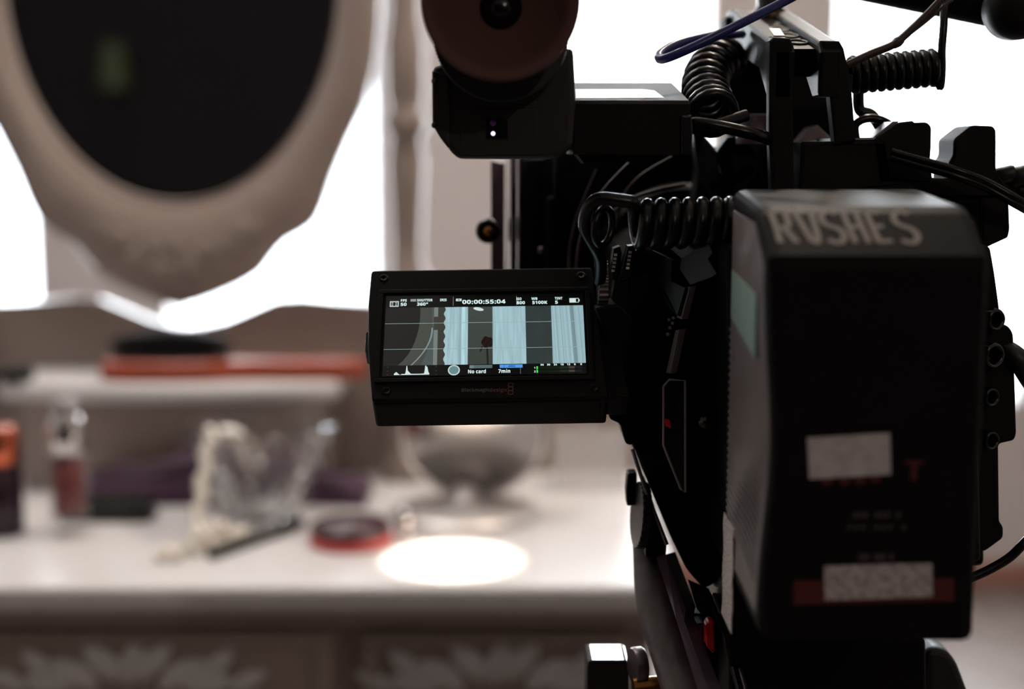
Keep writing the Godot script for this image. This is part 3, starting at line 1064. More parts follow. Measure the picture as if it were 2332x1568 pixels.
	boxp("side_panel", ab + Vector3(-bw, 0, -0.057), ab + Vector3(-bw + 0.003, bh, -0.003), M.acrylic, abn, 0.0)
	boxp("side_panel", ab + Vector3(bw - 0.003, 0, -0.057), ab + Vector3(bw, bh, -0.003), M.acrylic, abn, 0.0)
	boxp("lid", ab + Vector3(-bw - 0.001, bh, -0.061), ab + Vector3(bw + 0.001, bh + 0.005, 0.001), M.acrylic, abn, 0.0)
	lathep("lid_knob", [[0.006, 0.0], [0.009, 0.006], [0.0, 0.014]], Transform3D(Basis(), ab + Vector3(0, bh + 0.005, -0.03)), M.chrome, abn, 16)

# ---------------------------------------------------------------- cinema camera
func V(px: float, py: float, d: float) -> Vector3:        # pixel at a depth along the line of sight
	var u := (px - 1166.0) / F
	var v := (784.0 - py) / F
	return Vector3(u, v * cp - sp, -v * sp - cp) * d + Vector3(0, EYE, 0)

func cinema_camera() -> void:
	var c := thing("cinema_camera", W(1830, 1300, 0.82), "black professional cinema camera with flip-out monitor and carrying handle", "camera")
	# body
	prism("body", [[1420, 590], [1475, 548], [1660, 540], [1700, 446], [2236, 446], [2244, 1290], [1660, 1310], [1605, 1345], [1565, 1300], [1532, 1232], [1440, 1015], [1405, 962], [1405, 740]], 0.80, 0.16, M.black_plastic, c, 0.004, 0.004)
	prism("rear_plate", [[1655, 560], [2225, 500], [2236, 1280], [1662, 1310]], 0.725, 0.075, M.black_plastic, c, 0.003, 0.003)
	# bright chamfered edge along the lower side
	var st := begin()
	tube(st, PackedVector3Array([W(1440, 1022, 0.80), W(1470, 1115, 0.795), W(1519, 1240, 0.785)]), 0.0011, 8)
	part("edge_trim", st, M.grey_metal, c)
	# side door: faceted grey plates
	facet("door_plate", [[1466, 560, 0.800], [1530, 592, 0.778], [1528, 640, 0.778], [1560, 655, 0.768], [1542, 718, 0.772], [1516, 692, 0.782], [1505, 660, 0.787]], M.black_metal, c)
	facet("door_plate", [[1522, 562, 0.785], [1612, 552, 0.758], [1622, 575, 0.756], [1612, 590, 0.758], [1632, 622, 0.753], [1622, 630, 0.755], [1572, 648, 0.768], [1548, 612, 0.775], [1552, 588, 0.774]], M.black_metal, c)
	prism("door_frame", [[1614, 560], [1646, 545], [1652, 600], [1646, 742], [1636, 748], [1640, 640]], 0.765, 0.02, M.black_plastic, c, 0.0015, 0.001)
	facet("door_latch", [[1560, 654, 0.784], [1571, 652, 0.766], [1552, 727, 0.769], [1541, 722, 0.786]], M.bare_grey, c, Vector3(0.004, 0, -0.004))
	facet("door_latch", [[1538, 752, 0.784], [1547, 750, 0.770], [1527, 850, 0.772], [1517, 848, 0.786]], M.bare_grey, c, Vector3(0.004, 0, -0.004))
	for q in [[1526, 727], [1534, 735], [1528, 745], [1536, 723], [1523, 760]]:
		var w := W(q[0], q[1], 0.772)
		lathep("screw", [[0.0009, 0.0], [0.0009, 0.002]], along(w, Vector3(-0.5, 0, 1)), M.grey_metal, c, 10)
	var kb := W(1607, 958, 0.765)
	lathep("knob", [[0.004, -0.03], [0.004, 0.004], [0.003, 0.006], [0.0, 0.0065]], along(kb, Vector3(-0.2, 0, 1)), M.black_gloss, c, 20)
	# sunk side panel with buttons
	var sp_ := prism("button_panel", [[1512, 880], [1525, 866], [1559, 868], [1560, 1118], [1551, 1112], [1512, 1012]], 0.772, 0.03, M.black_gloss, c, 0.001, 0.0)
	st = begin()
	var rimp := []
	for q in [[1511, 880], [1524, 864], [1560, 866], [1561, 1120], [1551, 1114], [1511, 1013], [1511, 880]]:
		rimp.append(W(q[0], q[1], 0.7715))
	tube(st, PackedVector3Array(rimp), 0.0007, 8)
	part("panel_rim", st, M.bare_grey, sp_)
	for q in [[1521, 964, 8, 22, 1], [1534, 905, 5, 26, 0], [1545, 925, 4, 20, 0], [1519, 925, 4, 14, 0], [1533, 950, 4, 16, 0], [1546, 962, 4, 16, 0], [1530, 990, 4, 18, 0], [1543, 1000, 4, 18, 0], [1522, 1010, 4, 14, 0], [1535, 1030, 4, 18, 0], [1548, 1045, 4, 18, 0]]:
		prism("record_button" if q[4] else "button", [[q[0] - q[2], q[1] - q[3] / 2.0], [q[0] + q[2] * 0.6, q[1] - q[3] / 2.0 + 4], [q[0] + q[2], q[1] + q[3] / 2.0], [q[0] - q[2] * 0.6, q[1] + q[3] / 2.0 - 4]], 0.7705, 0.004, M.red_plastic if q[4] else M.black_metal, sp_, 0.0004, 0.0)
	# printed switch strips beside the monitor
	for q in [[[[1397, 566], [1412, 560], [1416, 575], [1412, 622], [1400, 640], [1393, 600]], 0.792], [[[1430, 560], [1446, 558], [1447, 578], [1436, 632], [1404, 645], [1412, 625]], 0.786]]:
		var sw := prism("switch_strip", q[0], q[1], 0.014, M.black_metal, c, 0.0008, 0.0)
		for k in 5:
			var p0: Array = q[0][0]
			var w := W(p0[0] + 5 - k * 1.4, p0[1] + 14 + k * 9, q[1] - 0.0003)
			st = begin()
			box(st, w - Vector3(0.0009, 0.0007, 0.0003), w + Vector3(0.0009, 0.0007, 0.0001))
			part("print_mark", st, M.white_print, sw)
	prism("switch_body", [[1404, 646], [1436, 634], [1430, 720], [1396, 722]], 0.788, 0.03, M.black_plastic, c, 0.001, 0.001)
	# thumb wheel
	var tw := W(1372, 645, 0.80)
	st = begin()
	var pr := PackedVector2Array()
	for i in 96:
		var an := TAU * i / 96.0
		var r := 0.0125 + (0.0006 if i % 4 < 2 else 0.0)
		pr.append(Vector2(cos(an) * r, sin(an) * r))
	extrude(st, pr, Transform3D(Basis(Vector3(0, 0, 1), Vector3(0, 1, 0), Vector3(-1, 0, 0)), tw + Vector3(-0.003, 0, 0)), 0.006, 0.0008)
	part("thumb_wheel", st, M.grey_metal, c)
	# hinge blocks between monitor and body
	prism("hinge", [[1352, 700], [1412, 690], [1442, 720], [1442, 1015], [1425, 1012], [1412, 965], [1388, 955], [1376, 760]], 0.785, 0.035, M.black_plastic, c, 0.002, 0.002)
	monitor(c)
	handle(c)
	lens(c)
	# accessory blocks on top and the connector side, right of the battery
	var blk: Material = M.matte_black
	prism("top_plate", [[1825, 322], [2022, 320], [2030, 396], [2118, 404], [2240, 408], [2292, 432], [2300, 452], [1700, 460], [1820, 440]], 0.80, 0.10, blk, c, 0.002, 0.001)
	prism("plate_edge", [[1900, 314], [2030, 313], [2032, 323], [1900, 325]], 0.802, 0.05, M.black_metal, c, 0.001, 0.0)
	prism("cable_clamp", [[1986, 322], [2044, 279], [2080, 275], [2083, 279], [2112, 278], [2122, 288], [2121, 340], [2119, 364], [2126, 420], [2000, 420]], 0.80, 0.03, blk, c, 0.0015, 0.002)
	prism("clamp_chamfer", [[1982, 318], [2034, 276], [2048, 276], [1996, 322]], 0.806, 0.02, M.grey_metal, c, 0.0005, 0.0)
	prism("cable_clamp", [[2172, 317], [2214, 285], [2262, 287], [2269, 296], [2269, 388], [2298, 432], [2160, 432], [2160, 372], [2172, 352]], 0.80, 0.03, blk, c, 0.0015, 0.002)
	prism("side_block", [[2232, 440], [2298, 440], [2301, 522], [2297, 541], [2250, 563], [2232, 563]], 0.80, 0.08, blk, c, 0.002, 0.001)
	for q in [[2288, 398, 20], [2323, 402, 25]]:
		var w := W(q[0], q[1], 0.82)
		lathep("clamp_knob", [[q[2] * 0.00017, -0.006], [q[2] * 0.000245, -0.004], [q[2] * 0.000245, 0.004], [q[2] * 0.0002, 0.006]], along(w, Vector3(1, 0.25, 0.3)), M.rubber, c, 18)
	prism("clamp_arm", [[2262, 400], [2340, 420], [2345, 450], [2262, 440]], 0.82, 0.015, blk, c, 0.001, 0.001)
	prism("connector_panel", [[2225, 552], [2256, 562], [2266, 620], [2277, 700], [2277, 734], [2300, 744], [2309, 760], [2316, 988], [2311, 1003], [2275, 1011], [2277, 1188], [2286, 1199], [2286, 1225], [2244, 1256], [2225, 1256]], 0.78, 0.12, blk, c, 0.002, 0.002)
	for q in [[2250, 725, 26], [2246, 806, 30], [2240, 900, 22], [2240, 998, 22]]:
		var w := W(q[0], q[1], 0.775)
		lathep("socket", [[q[2] * 0.000235, -0.01], [q[2] * 0.000235, 0.006], [q[2] * 0.0002, 0.0075], [q[2] * 0.00015, 0.006], [q[2] * 0.00015, 0.0]], along(w, Vector3(0.5, 0, 1)), M.black_gloss, c, 24)

func facet(called: String, pts: Array, m: Material, parent: Node, off := Vector3(0.012, -0.004, -0.012)) -> MeshInstance3D:
	var st := begin()
	var loop := []
	for q in pts:
		loop.append(W(q[0], q[1], q[2]))
	quad_bar(st, loop, off)
	return part(called, st, m, parent)

func monitor(c: Node3D) -> void:
	var tl := V(845, 615, 0.817)
	var tr := V(1348, 608, 0.817)
	var bl := V(847, 912, 0.765)
	var br := V(1386, 904, 0.765)
	var ex := (tr - tl + br - bl).normalized()
	var ey := ((tl + tr) / 2.0 - (bl + br) / 2.0).normalized()
	var ez := ex.cross(ey).normalized()
	ey = ez.cross(ex).normalized()
	var o := (tl + tr + bl + br) / 4.0
	var xf := Transform3D(Basis(ex, ey, ez), o)
	var inv := xf.affine_inverse()
	var q := []
	for w: Vector3 in [bl, br, tr, tl]:
		var l := inv * w
		q.append(Vector2(l.x, l.y))
	# bowed free end
	var pl := PackedVector2Array([q[0], q[1], q[2], q[3], q[3].lerp(q[0], 0.25) + Vector2(-0.0016, 0), q[3].lerp(q[0], 0.6) + Vector2(-0.0020, 0)])
	var st := begin()
	extrude(st, rounded(pl, 0.0022, 3), xf, 0.0265, 0.0011)
	var m := part("flip_out_monitor", st, M.black_plastic, c)
	# latch tab on the free end
	st = begin()
	var tb := (inv * V(836, 772, 0.79)).y
	var tx: float = q[3].lerp(q[0], 0.5).x - 0.002
	extrude(st, rounded(PackedVector2Array([Vector2(tx + 0.002, tb - 0.008), Vector2(tx + 0.002, tb + 0.008), Vector2(tx - 0.0016, tb + 0.007), Vector2(tx - 0.0016, tb - 0.006)]), 0.0008, 2), xf * Transform3D(Basis(), Vector3(0, 0, -0.004)), 0.012, 0.0004)
	part("latch_tab", st, M.black_metal, m)
	# display: sunk glass with the picture
	var dpx := [[871, 676], [1321, 668], [1341, 851], [880, 858]]
	var dq := []
	for e in dpx:
		dq.append(on_face(xf, e[0], e[1]))
	var x0: float = (dq[0].x + dq[3].x) / 2.0
	var x1: float = (dq[1].x + dq[2].x) / 2.0
	var y1: float = (dq[0].y + dq[1].y) / 2.0
	var y0: float = (dq[2].y + dq[3].y) / 2.0
	# raised inner frame round the display
	st = begin()
	var e0 := 0.0015
	var e1 := 0.0042
	for r in [[x0 - e1, x1 + e1, y1 + e0, y1 + e1], [x0 - e1, x1 + e1, y0 - e1, y0 - e0], [x0 - e1, x0 - e0, y0 - e0, y1 + e0], [x1 + e0, x1 + e1, y0 - e0, y1 + e0]]:
		extrude(st, PackedVector2Array([Vector2(r[0], r[2]), Vector2(r[1], r[2]), Vector2(r[1], r[3]), Vector2(r[0], r[3])]), xf * Transform3D(Basis(), Vector3(0, 0, 0.0012)), 0.0016, 0.0004)
	part("display_frame", st, M.black_plastic, m)
	var am := ArrayMesh.new()
	var ar := []
	ar.resize(Mesh.ARRAY_MAX)
	var za := 0.0005
	var vs := PackedVector3Array([xf * Vector3(x0, y1, za), xf * Vector3(x1, y1, za), xf * Vector3(x1, y0, za), xf * Vector3(x0, y0, za)])
	ar[Mesh.ARRAY_VERTEX] = vs
	ar[Mesh.ARRAY_NORMAL] = PackedVector3Array([ez, ez, ez, ez])
	ar[Mesh.ARRAY_TEX_UV] = PackedVector2Array([Vector2(0, 0), Vector2(1, 0), Vector2(1, 1), Vector2(0, 1)])
	ar[Mesh.ARRAY_INDEX] = PackedInt32Array([0, 1, 2, 0, 2, 3])
	am.add_surface_from_arrays(Mesh.PRIMITIVE_TRIANGLES, ar)
	var dm := mat("display_screen", Color(0.01, 0.01, 0.01), 0.3)
	dm.emission_enabled = true
	dm.emission = Color.WHITE
	dm.emission_operator = BaseMaterial3D.EMISSION_OP_MULTIPLY
	dm.emission_texture = ImageTexture.create_from_image(picture())
	dm.emission_energy_multiplier = 0.75
	dm.texture_repeat = false
	var di := MeshInstance3D.new()
	di.name = "display_screen"
	di.mesh = am
	di.material_override = dm
	m.add_child(di)
	di.set_meta("label", "lit display showing curtains, a rose and recording figures")
	# the glow of the display
	var gl := AreaLight3D.new()
	gl.name = "display_glow"
	gl.area_size = Vector2((x1 - x0) * 0.9, (y1 - y0) * 0.6)
	gl.light_energy = 0.0006
	gl.light_color = Color(0.75, 0.9, 0.92)
	gl.shadow_enabled = true
	gl.transform = xf * Transform3D(Basis(Vector3.UP, PI), Vector3((x0 + x1) / 2.0, (y0 + y1) / 2.0, 0.002))
	m.add_child(gl)
	# lettering on the display: [text, u, v, height, stretch, bold, blue?]
	var w := x1 - x0
	var h := y1 - y0
	for t in [["FPS", 0.075, 0.105, 0.062, 0.030], ["50", 0.075, 0.105, 0.112, 0.038], ["SHUTTER", 0.158, 0.236, 0.062, 0.030], ["360°", 0.158, 0.214, 0.112, 0.038], ["IRIS", 0.275, 0.308, 0.062, 0.030], ["00:00:55:04", 0.388, 0.607, 0.093, 0.050], ["ISO", 0.663, 0.689, 0.062, 0.030], ["800", 0.664, 0.706, 0.112, 0.038], ["WB", 0.740, 0.770, 0.062, 0.030], ["5100K", 0.743, 0.819, 0.112, 0.038], ["TINT", 0.858, 0.897, 0.062, 0.030], ["5", 0.859, 0.873, 0.112, 0.038], ["No card", 0.420, 0.507, 0.958, 0.042], ["7min", 0.569, 0.627, 0.958, 0.042], ["1", 0.745, 0.750, 0.924, 0.022], ["2", 0.744, 0.751, 0.968, 0.022], ["36", 0.776, 0.792, 0.888, 0.020], ["30", 0.808, 0.824, 0.888, 0.020], ["24", 0.841, 0.857, 0.888, 0.020], ["18", 0.874, 0.890, 0.888, 0.020], ["12", 0.906, 0.922, 0.888, 0.020], ["6", 0.941, 0.949, 0.888, 0.020], ["0", 0.972, 0.980, 0.888, 0.020], ["A002", 0.618, 0.652, 0.899, 0.020]]:
		var lt := lettering("display_text", t[0], xf * Transform3D(Basis(), Vector3(x0 + (t[1] + t[2]) / 2.0 * w, y1 - t[3] * h, za + 0.0001)), t[4] * h * 1.0, 1.0, M.screen_blue_print if t[0] == "A002" else M.screen_white, m, false, 700)
		lt.scale.x = (t[2] - t[1]) * w / lt.mesh.get_aabb().size.x
	# maker's lettering on the lower frame
	for t in [["Blackmagic", 1051, 1114, M.grey_print], ["design", 1115, 1154, M.orange_print]]:
		var pa := on_face(xf, t[1], 888)
		var pb := on_face(xf, t[2], 887)
		var lt := lettering("maker_lettering", t[0], xf * Transform3D(Basis(), Vector3((pa.x + pb.x) / 2.0, (pa.y + pb.y) / 2.0, 0.00005)), 0.0022, 1.0, t[3], m, false, 600)
		lt.scale.x = (pb.x - pa.x) / lt.mesh.get_aabb().size.x
	for k in 3:
		st = begin()
		var pc := on_face(xf, 1163, 876 + k * 9)
		var ring := PackedVector3Array()
		for i in 21:
			var an := TAU * i / 20.0
			ring.append(xf * Vector3(pc.x + 0.0013 * signf(cos(an)) * pow(absf(cos(an)), 0.5), pc.y + 0.00115 * signf(sin(an)) * pow(absf(sin(an)), 0.5), 0.0))
		tube(st, ring, 0.0003, 6, false)
		part("maker_emblem", st, M.orange_print, m)
	# corner screws
	for s in [Vector2(q[0].x + 0.0075, q[0].y + 0.006), Vector2(q[1].x - 0.0075, q[1].y + 0.006), Vector2(q[2].x - 0.0065, q[2].y - 0.006), Vector2(q[3].x + 0.0075, q[3].y - 0.006)]:
		lathep("screw", [[0.0026, -0.001], [0.0026, 0.0003], [0.0022, 0.0005], [0.0012, 0.0005], [0.001, -0.0002], [0.0, -0.0002]], along(xf * Vector3(s.x, s.y, 0), ez), M.black_plastic, m, 20)
	# seam where the front frame meets the lower shell
	st = begin()
	extrude(st, rounded(PackedVector2Array([Vector2(q[0].x + 0.001, q[0].y - 0.0006), Vector2(q[1].x - 0.004, q[1].y - 0.0006), Vector2(q[1].x - 0.004, q[1].y + 0.003), Vector2(q[0].x + 0.001, q[0].y + 0.003)]), 0.0005, 2), xf * Transform3D(Basis(), Vector3(0, 0, -0.003)), 0.022, 0.0005)
	part("lower_shell", st, M.black_plastic, m)
	# hinge arm joining the monitor to the camera
	st = begin()
	extrude(st, rounded(PackedVector2Array([Vector2(q[1].x - 0.003, q[1].y + 0.004), Vector2(q[1].x + 0.012, q[1].y + 0.004), Vector2(q[2].x + 0.012, q[2].y - 0.03), Vector2(q[2].x - 0.003, q[2].y - 0.03)]), 0.001, 2), xf * Transform3D(Basis(), Vector3(0, 0, -0.006)), 0.018, 0.001)
	part("hinge_arm", st, M.black_plastic, m)

func on_face(xf: Transform3D, px: float, py: float) -> Vector2:      # pixel ray met with the face of the monitor
	var a := Vector3(0, EYE, 0)
	var dir := V(px, py, 1.0) - a
	var k: float = (xf.origin - a).dot(xf.basis.z) / dir.dot(xf.basis.z)
	var l: Vector3 = xf.affine_inverse() * (a + dir * k)
	return Vector2(l.x, l.y)

# what the display shows: a flat print
func picture() -> Image:
	var wd := 1384
	var ht := 560
	var im := Image.create(wd, ht, false, Image.FORMAT_RGB8)
	im.fill(Color(0.006, 0.008, 0.010))
	var t0 := int(0.155 * ht)
	var t1 := int(0.873 * ht)
	var cloth := Color(0.64, 0.77, 0.80)
	var wall := Color(0.20, 0.235, 0.235)
	var fold := FastNoiseLite.new()
	fold.seed = 2
	fold.frequency = 0.035
	for y in range(t0, t1):
		var v := float(y - t0) / (t1 - t0)
		for x in wd:
			var u := float(x) / wd
			var c: Color
			if u < 0.300 + 0.004 * sin(v * 40.0):
				# mirror, its frame and the post
				var ex := u / 0.176
				var ey := (v - 0.12) / 0.95
				var rr := ex * ex + maxf(ey, 0.0) * maxf(ey, 0.0) * 0.98
				if rr < 1.0:
					c = Color(0.095, 0.098, 0.098)
				elif u < 0.237 and rr < 1.95:
					c = Color(0.27, 0.285, 0.26)
				else:
					c = Color(0.30, 0.34, 0.345)
				var edge := 0.238 - maxf(0.0, v - 0.38) * maxf(0.0, v - 0.38) * 0.26
				if absf(u - edge) < 0.004 and v > 0.36:
					c = Color(0.50, 0.57, 0.58)
				if u > 0.246 and u < 0.266 and absf(v - 0.3) > 0.1:
					c = Color(0.46, 0.50, 0.48)
				elif u >= 0.266:
					c = Color(0.22, 0.225, 0.205)
				if u > 0.245 and absf(v - 0.28) < 0.115:
					c = Color(0.235, 0.235, 0.205)
			elif u < 0.417 or (u > 0.541 and u < 0.707) or u > 0.837:
				var n := fold.get_noise_2d(u * wd * 0.9, v * 30.0)
				c = cloth * (1.0 + 0.10 * n)
				if u > 0.385 and u < 0.402:
					c = c * 1.1
				if u > 0.372 and u < 0.385:
					c = c * 0.9
				if u > 0.837:
					var band := u - 0.012 * v
					c = cloth * (0.95 + 0.16 * fold.get_noise_2d(band * wd * 1.6, 3.0))
					if band > 0.93 and band < 0.948:
						c = c * 0.80
				c = c.clamp()
			elif u < 0.541:
				c = Color(0.25, 0.275, 0.255) * (1.0 + 0.12 * (0.5 - v))
				var rx := (u - 0.512) / 0.030
				var ry := (v - 0.62) / 0.095
				if rx * rx + ry * ry < 1.0 - 0.2 * sin(rx * 6.0):
					c = Color(0.155, 0.085, 0.08).lerp(Color(0.10, 0.06, 0.06), clampf(0.5 + 0.5 * sin(rx * 7.0 + ry * 5.0), 0, 1))
				elif absf(u - 0.513 - 0.012 * (v - 0.7)) < 0.0045 and v > 0.7:
					c = Color(0.14, 0.11, 0.10)
				elif v > 0.69 and v < 0.78 and absf(u - 0.489 + (v - 0.69) * 0.1) < 0.004:
					c = Color(0.14, 0.11, 0.10)
				var fx := (u - 0.470) / 0.026
				var fy := (v - 0.04) / 0.03 - fx * 0.55
				if fx * fx + fy * fy < 1.0:
					c = Color(0.82, 0.90, 0.90)
			else:
				c = wall * (1.0 + 0.08 * fold.get_noise_2d(u * wd * 0.3, v * 60.0))
			im.set_pixel(x, y, c)
	# guide lines
	for v in [0.352, 0.672]:
		im.fill_rect(Rect2i(0, int(v * ht), wd, 3), Color(0.62, 0.70, 0.70))
	var white := Color(0.85, 0.92, 0.92)
	# frame icon, small tags and battery gauge
	im.fill_rect(Rect2i(28, 38, 62, 40), white)
	im.fill_rect(Rect2i(34, 44, 50, 28), Color(0.01, 0.01, 0.01))
	for q in [[40, 48], [66, 48], [40, 62], [66, 62]]:
		im.fill_rect(Rect2i(q[0], q[1], 12, 6), white)
	im.fill_rect(Rect2i(52, 54, 14, 8), Color(0.01, 0.01, 0.01))
	im.fill_rect(Rect2i(172, 24, 40, 18), Color(0.55, 0.62, 0.62))
	im.fill_rect(Rect2i(492, 26, 40, 18), white)
	im.fill_rect(Rect2i(505, 32, 14, 6), Color(0.2, 0.2, 0.2))
	im.fill_rect(Rect2i(472, 12, 2, 66), Color(0.7, 0.75, 0.75))
	im.fill_rect(Rect2i(918, 12, 2, 66), Color(0.7, 0.75, 0.75))
	im.fill_rect(Rect2i(1290, 34, 66, 32), white)
	im.fill_rect(Rect2i(1356, 42, 6, 16), white)
	im.fill_rect(Rect2i(1336, 38, 16, 24), Color(0.02, 0.02, 0.02))
	# histogram
	for i in 240:
		var t := i / 240.0
		var hh := 0.04
		if t < 0.17:
			hh = 0.35 * (1.0 - absf(t - 0.06) / 0.11)
		elif t > 0.21:
			hh = 0.12 + 0.9 * exp(-pow((t - 0.355) / 0.022, 2)) + 0.28 * exp(-pow((t - 0.40) / 0.05, 2)) + 0.95 * exp(-pow((t - 0.885) / 0.02, 2)) + 0.75 * exp(-pow((t - 0.93) / 0.035, 2)) + 0.12 * maxf(0.0, t - 0.7)
		hh = clampf(hh, 0.0, 1.0) * 62.0
		im.fill_rect(Rect2i(78 + i, 552 - int(hh), 1, int(hh)), white)
	for x in [32, 362]:
		for y in [496, 524, 548]:
			im.fill_rect(Rect2i(x, y, 4, 4), Color(0.5, 0.55, 0.55))
	# record disc
	for y in range(490, 560):
		for x in range(440, 530):
			var r := Vector2((x - 484) / 1.02, (y - 524) * 1.15).length()
			if r < 32.0:
				im.set_pixel(x, y, Color(0.42, 0.56, 0.57))
			elif r < 40.0:
				im.set_pixel(x, y, Color(0.80, 0.90, 0.88))
	# card slots
	im.fill_rect(Rect2i(590, 492, 156, 22), Color(0.35, 0.42, 0.43))
	im.fill_rect(Rect2i(590, 492, 30, 22), Color(0.45, 0.52, 0.53))
	im.fill_rect(Rect2i(796, 492, 156, 22), Color(0.33, 0.62, 0.92))
	im.fill_rect(Rect2i(825, 492, 2, 22), Color(0.1, 0.2, 0.35))
	im.fill_rect(Rect2i(936, 514, 2, 40), Color(0.6, 0.65, 0.65))
	# sound level bars
	for k in 2:
		im.fill_rect(Rect2i(1046, 508 + k * 24, 160, 16), Color(0.02, 0.10, 0.03))
		im.fill_rect(Rect2i(1206, 508 + k * 24, 60, 16), Color(0.10, 0.16, 0.08))
		im.fill_rect(Rect2i(1266, 508 + k * 24, 40, 16), Color(0.26, 0.24, 0.22))
		im.fill_rect(Rect2i(1306, 508 + k * 24, 50, 16), Color(0.07, 0.08, 0.12))
		im.fill_rect(Rect2i(1046, 506 + k * 24, 10, 20), Color(0.30, 0.95, 0.35))
	return im

func handle(c: Node3D) -> void:
	# sloping top grip: near end low, far end high
	var X0 := W(1757, 92, 0.80).x
	var X1 := W(1914, 95, 0.80).x
	var n0 := W(1800, 95, 0.80)
	var f0 := W(1740, 22, 0.955)
	var st := begin()
	# side profile in (z, y), swept across x
	var y0 := n0.y
	var y1 := f0.y
	var p := PackedVector2Array()
	for e in [[0.795, y0 - 0.030], [0.795, y0 - 0.006], [0.801, y0], [0.955, y1], [0.975, y1], [0.985, y1 - 0.01], [0.985, y1 - 0.03], [0.96, y1 - 0.024], [0.84, y0 - 0.012], [0.812, y0 - 0.03]]:
		p.append(Vector2(e[0], e[1]))
	var side := Basis(Vector3(0, 0, -1), Vector3(0, 1, 0), Vector3(1, 0, 0))
	for s in 2:
		st = begin()
		var w := 0.0125
		extrude(st, p, Transform3D(side, Vector3(X0 + w if s == 0 else X1, 0, 0)), w, 0.0022)
		part("grip_rail", st, M.black_plastic, c)
	# bridge between the two rails, with a row of mounting holes
	st = begin()
	var bp := PackedVector2Array()
	for e in [[0.805, y0 - 0.0035], [0.955, y1 - 0.0035], [0.965, y1 - 0.016], [0.82, y0 - 0.018]]:
		bp.append(Vector2(e[0], e[1]))
	extrude(st, bp, Transform3D(side, Vector3(X1 - 0.012, 0, 0)), X1 - X0 - 0.024, 0.0012)
	var br := part("grip_bridge", st, M.black_plastic, c)
	var slope := Vector3(0, y1 - y0, -0.155).normalized()
	var nrm := Vector3(1, 0, 0).cross(slope)
	for k in 4:
		var pc := Vector3((X0 + X1) / 2.0 + 0.001, y0 - 0.0033, -0.806) + slope * (0.022 + 0.028 * k)
		var ring := PackedVector3Array()
		for i in 25:
			var an := TAU * i / 24.0
			ring.append(pc + Vector3(1, 0, 0) * cos(an) * 0.0055 + slope * sin(an) * 0.0085 + nrm * 0.0006)
		st = begin()
		tube(st, ring, 0.0008, 8, false)
		part("hole_rim", st, M.black_gloss, br)
	# window highlight on the left rail, modelled as a pale strip
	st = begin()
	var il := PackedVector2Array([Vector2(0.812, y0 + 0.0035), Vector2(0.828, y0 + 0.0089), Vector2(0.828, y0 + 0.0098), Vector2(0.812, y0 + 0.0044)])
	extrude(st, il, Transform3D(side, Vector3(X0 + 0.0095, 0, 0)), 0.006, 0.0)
	part("rail_highlight", st, M.bare_grey, c)
	# rear legs going down to the top plate
	prism("rear_leg", [[1753, 92], [1762, 84], [1800, 86], [1806, 100], [1810, 442], [1757, 442], [1752, 300]], 0.795, 0.012, M.matte_black, c, 0.0022, 0.0)
	prism("rear_leg", [[1871, 92], [1912, 93], [1922, 110], [1938, 180], [1950, 322], [1902, 330], [1888, 200], [1880, 140]], 0.797, 0.012, M.matte_black, c, 0.0016, 0.0)
	# front bracket, faceted
	prism("front_bracket", [[1578, 296], [1592, 296], [1634, 346], [1638, 392], [1662, 410], [1667, 452], [1628, 452], [1590, 392]], 0.86, 0.02, M.black_metal, c, 0.0012, 0.0)
	prism("front_bracket", [[1656, 312], [1690, 312], [1722, 346], [1727, 388], [1756, 424], [1756, 452], [1640, 452], [1644, 396], [1630, 350]], 0.875, 0.02, M.matte_black, c, 0.0012, 0.0)
	prism("front_leg", [[1652, 40], [1680, 28], [1716, 60], [1770, 120], [1775, 340], [1690, 345], [1660, 300], [1650, 120]], 0.95, 0.025, M.matte_black, c, 0.002, 0.0)
	prism("inner_block", [[1790, 118], [1884, 124], [1905, 240], [1912, 345], [1790, 345]], 0.90, 0.03, M.matte_black, c, 0.001, 0.0)
	prism("inner_block", [[1600, 335], [1770, 330], [1775, 462], [1580, 462]], 0.93, 0.03, M.matte_black, c, 0.001, 0.0)
	prism("inner_bracket", [[1846, 290], [1862, 284], [1902, 322], [1900, 328], [1816, 326]], 0.86, 0.02, M.grey_metal, c, 0.0008, 0.0)
	prism("inner_post", [[1848, 322], [1872, 320], [1870, 392], [1846, 394]], 0.845, 0.02, M.black_metal, c, 0.002, 0.0)
	# accessory connector on top of the grip
	var cn := V(1752, 45, 0.93)
	lathep("accessory_plug", [[0.0095, -0.010], [0.0105, -0.004], [0.0105, 0.006], [0.0085, 0.008], [0.0085, 0.03], [0.006, 0.034]], Transform3D(Basis(), cn), M.black_metal, c, 24)
	lathep("plug_collar", [[0.0112, 0.0], [0.0112, 0.0025]], Transform3D(Basis(), cn + Vector3(0, 0.002, 0)), M.brass, c, 24)
	# thread boss between the legs
	lathep("thread_boss", [[0.012, -0.01], [0.012, 0.006], [0.008, 0.008], [0.008, 0.001]], Transform3D(Basis(), W(1722, 290, 0.87)), M.purple_anodised, c, 28)

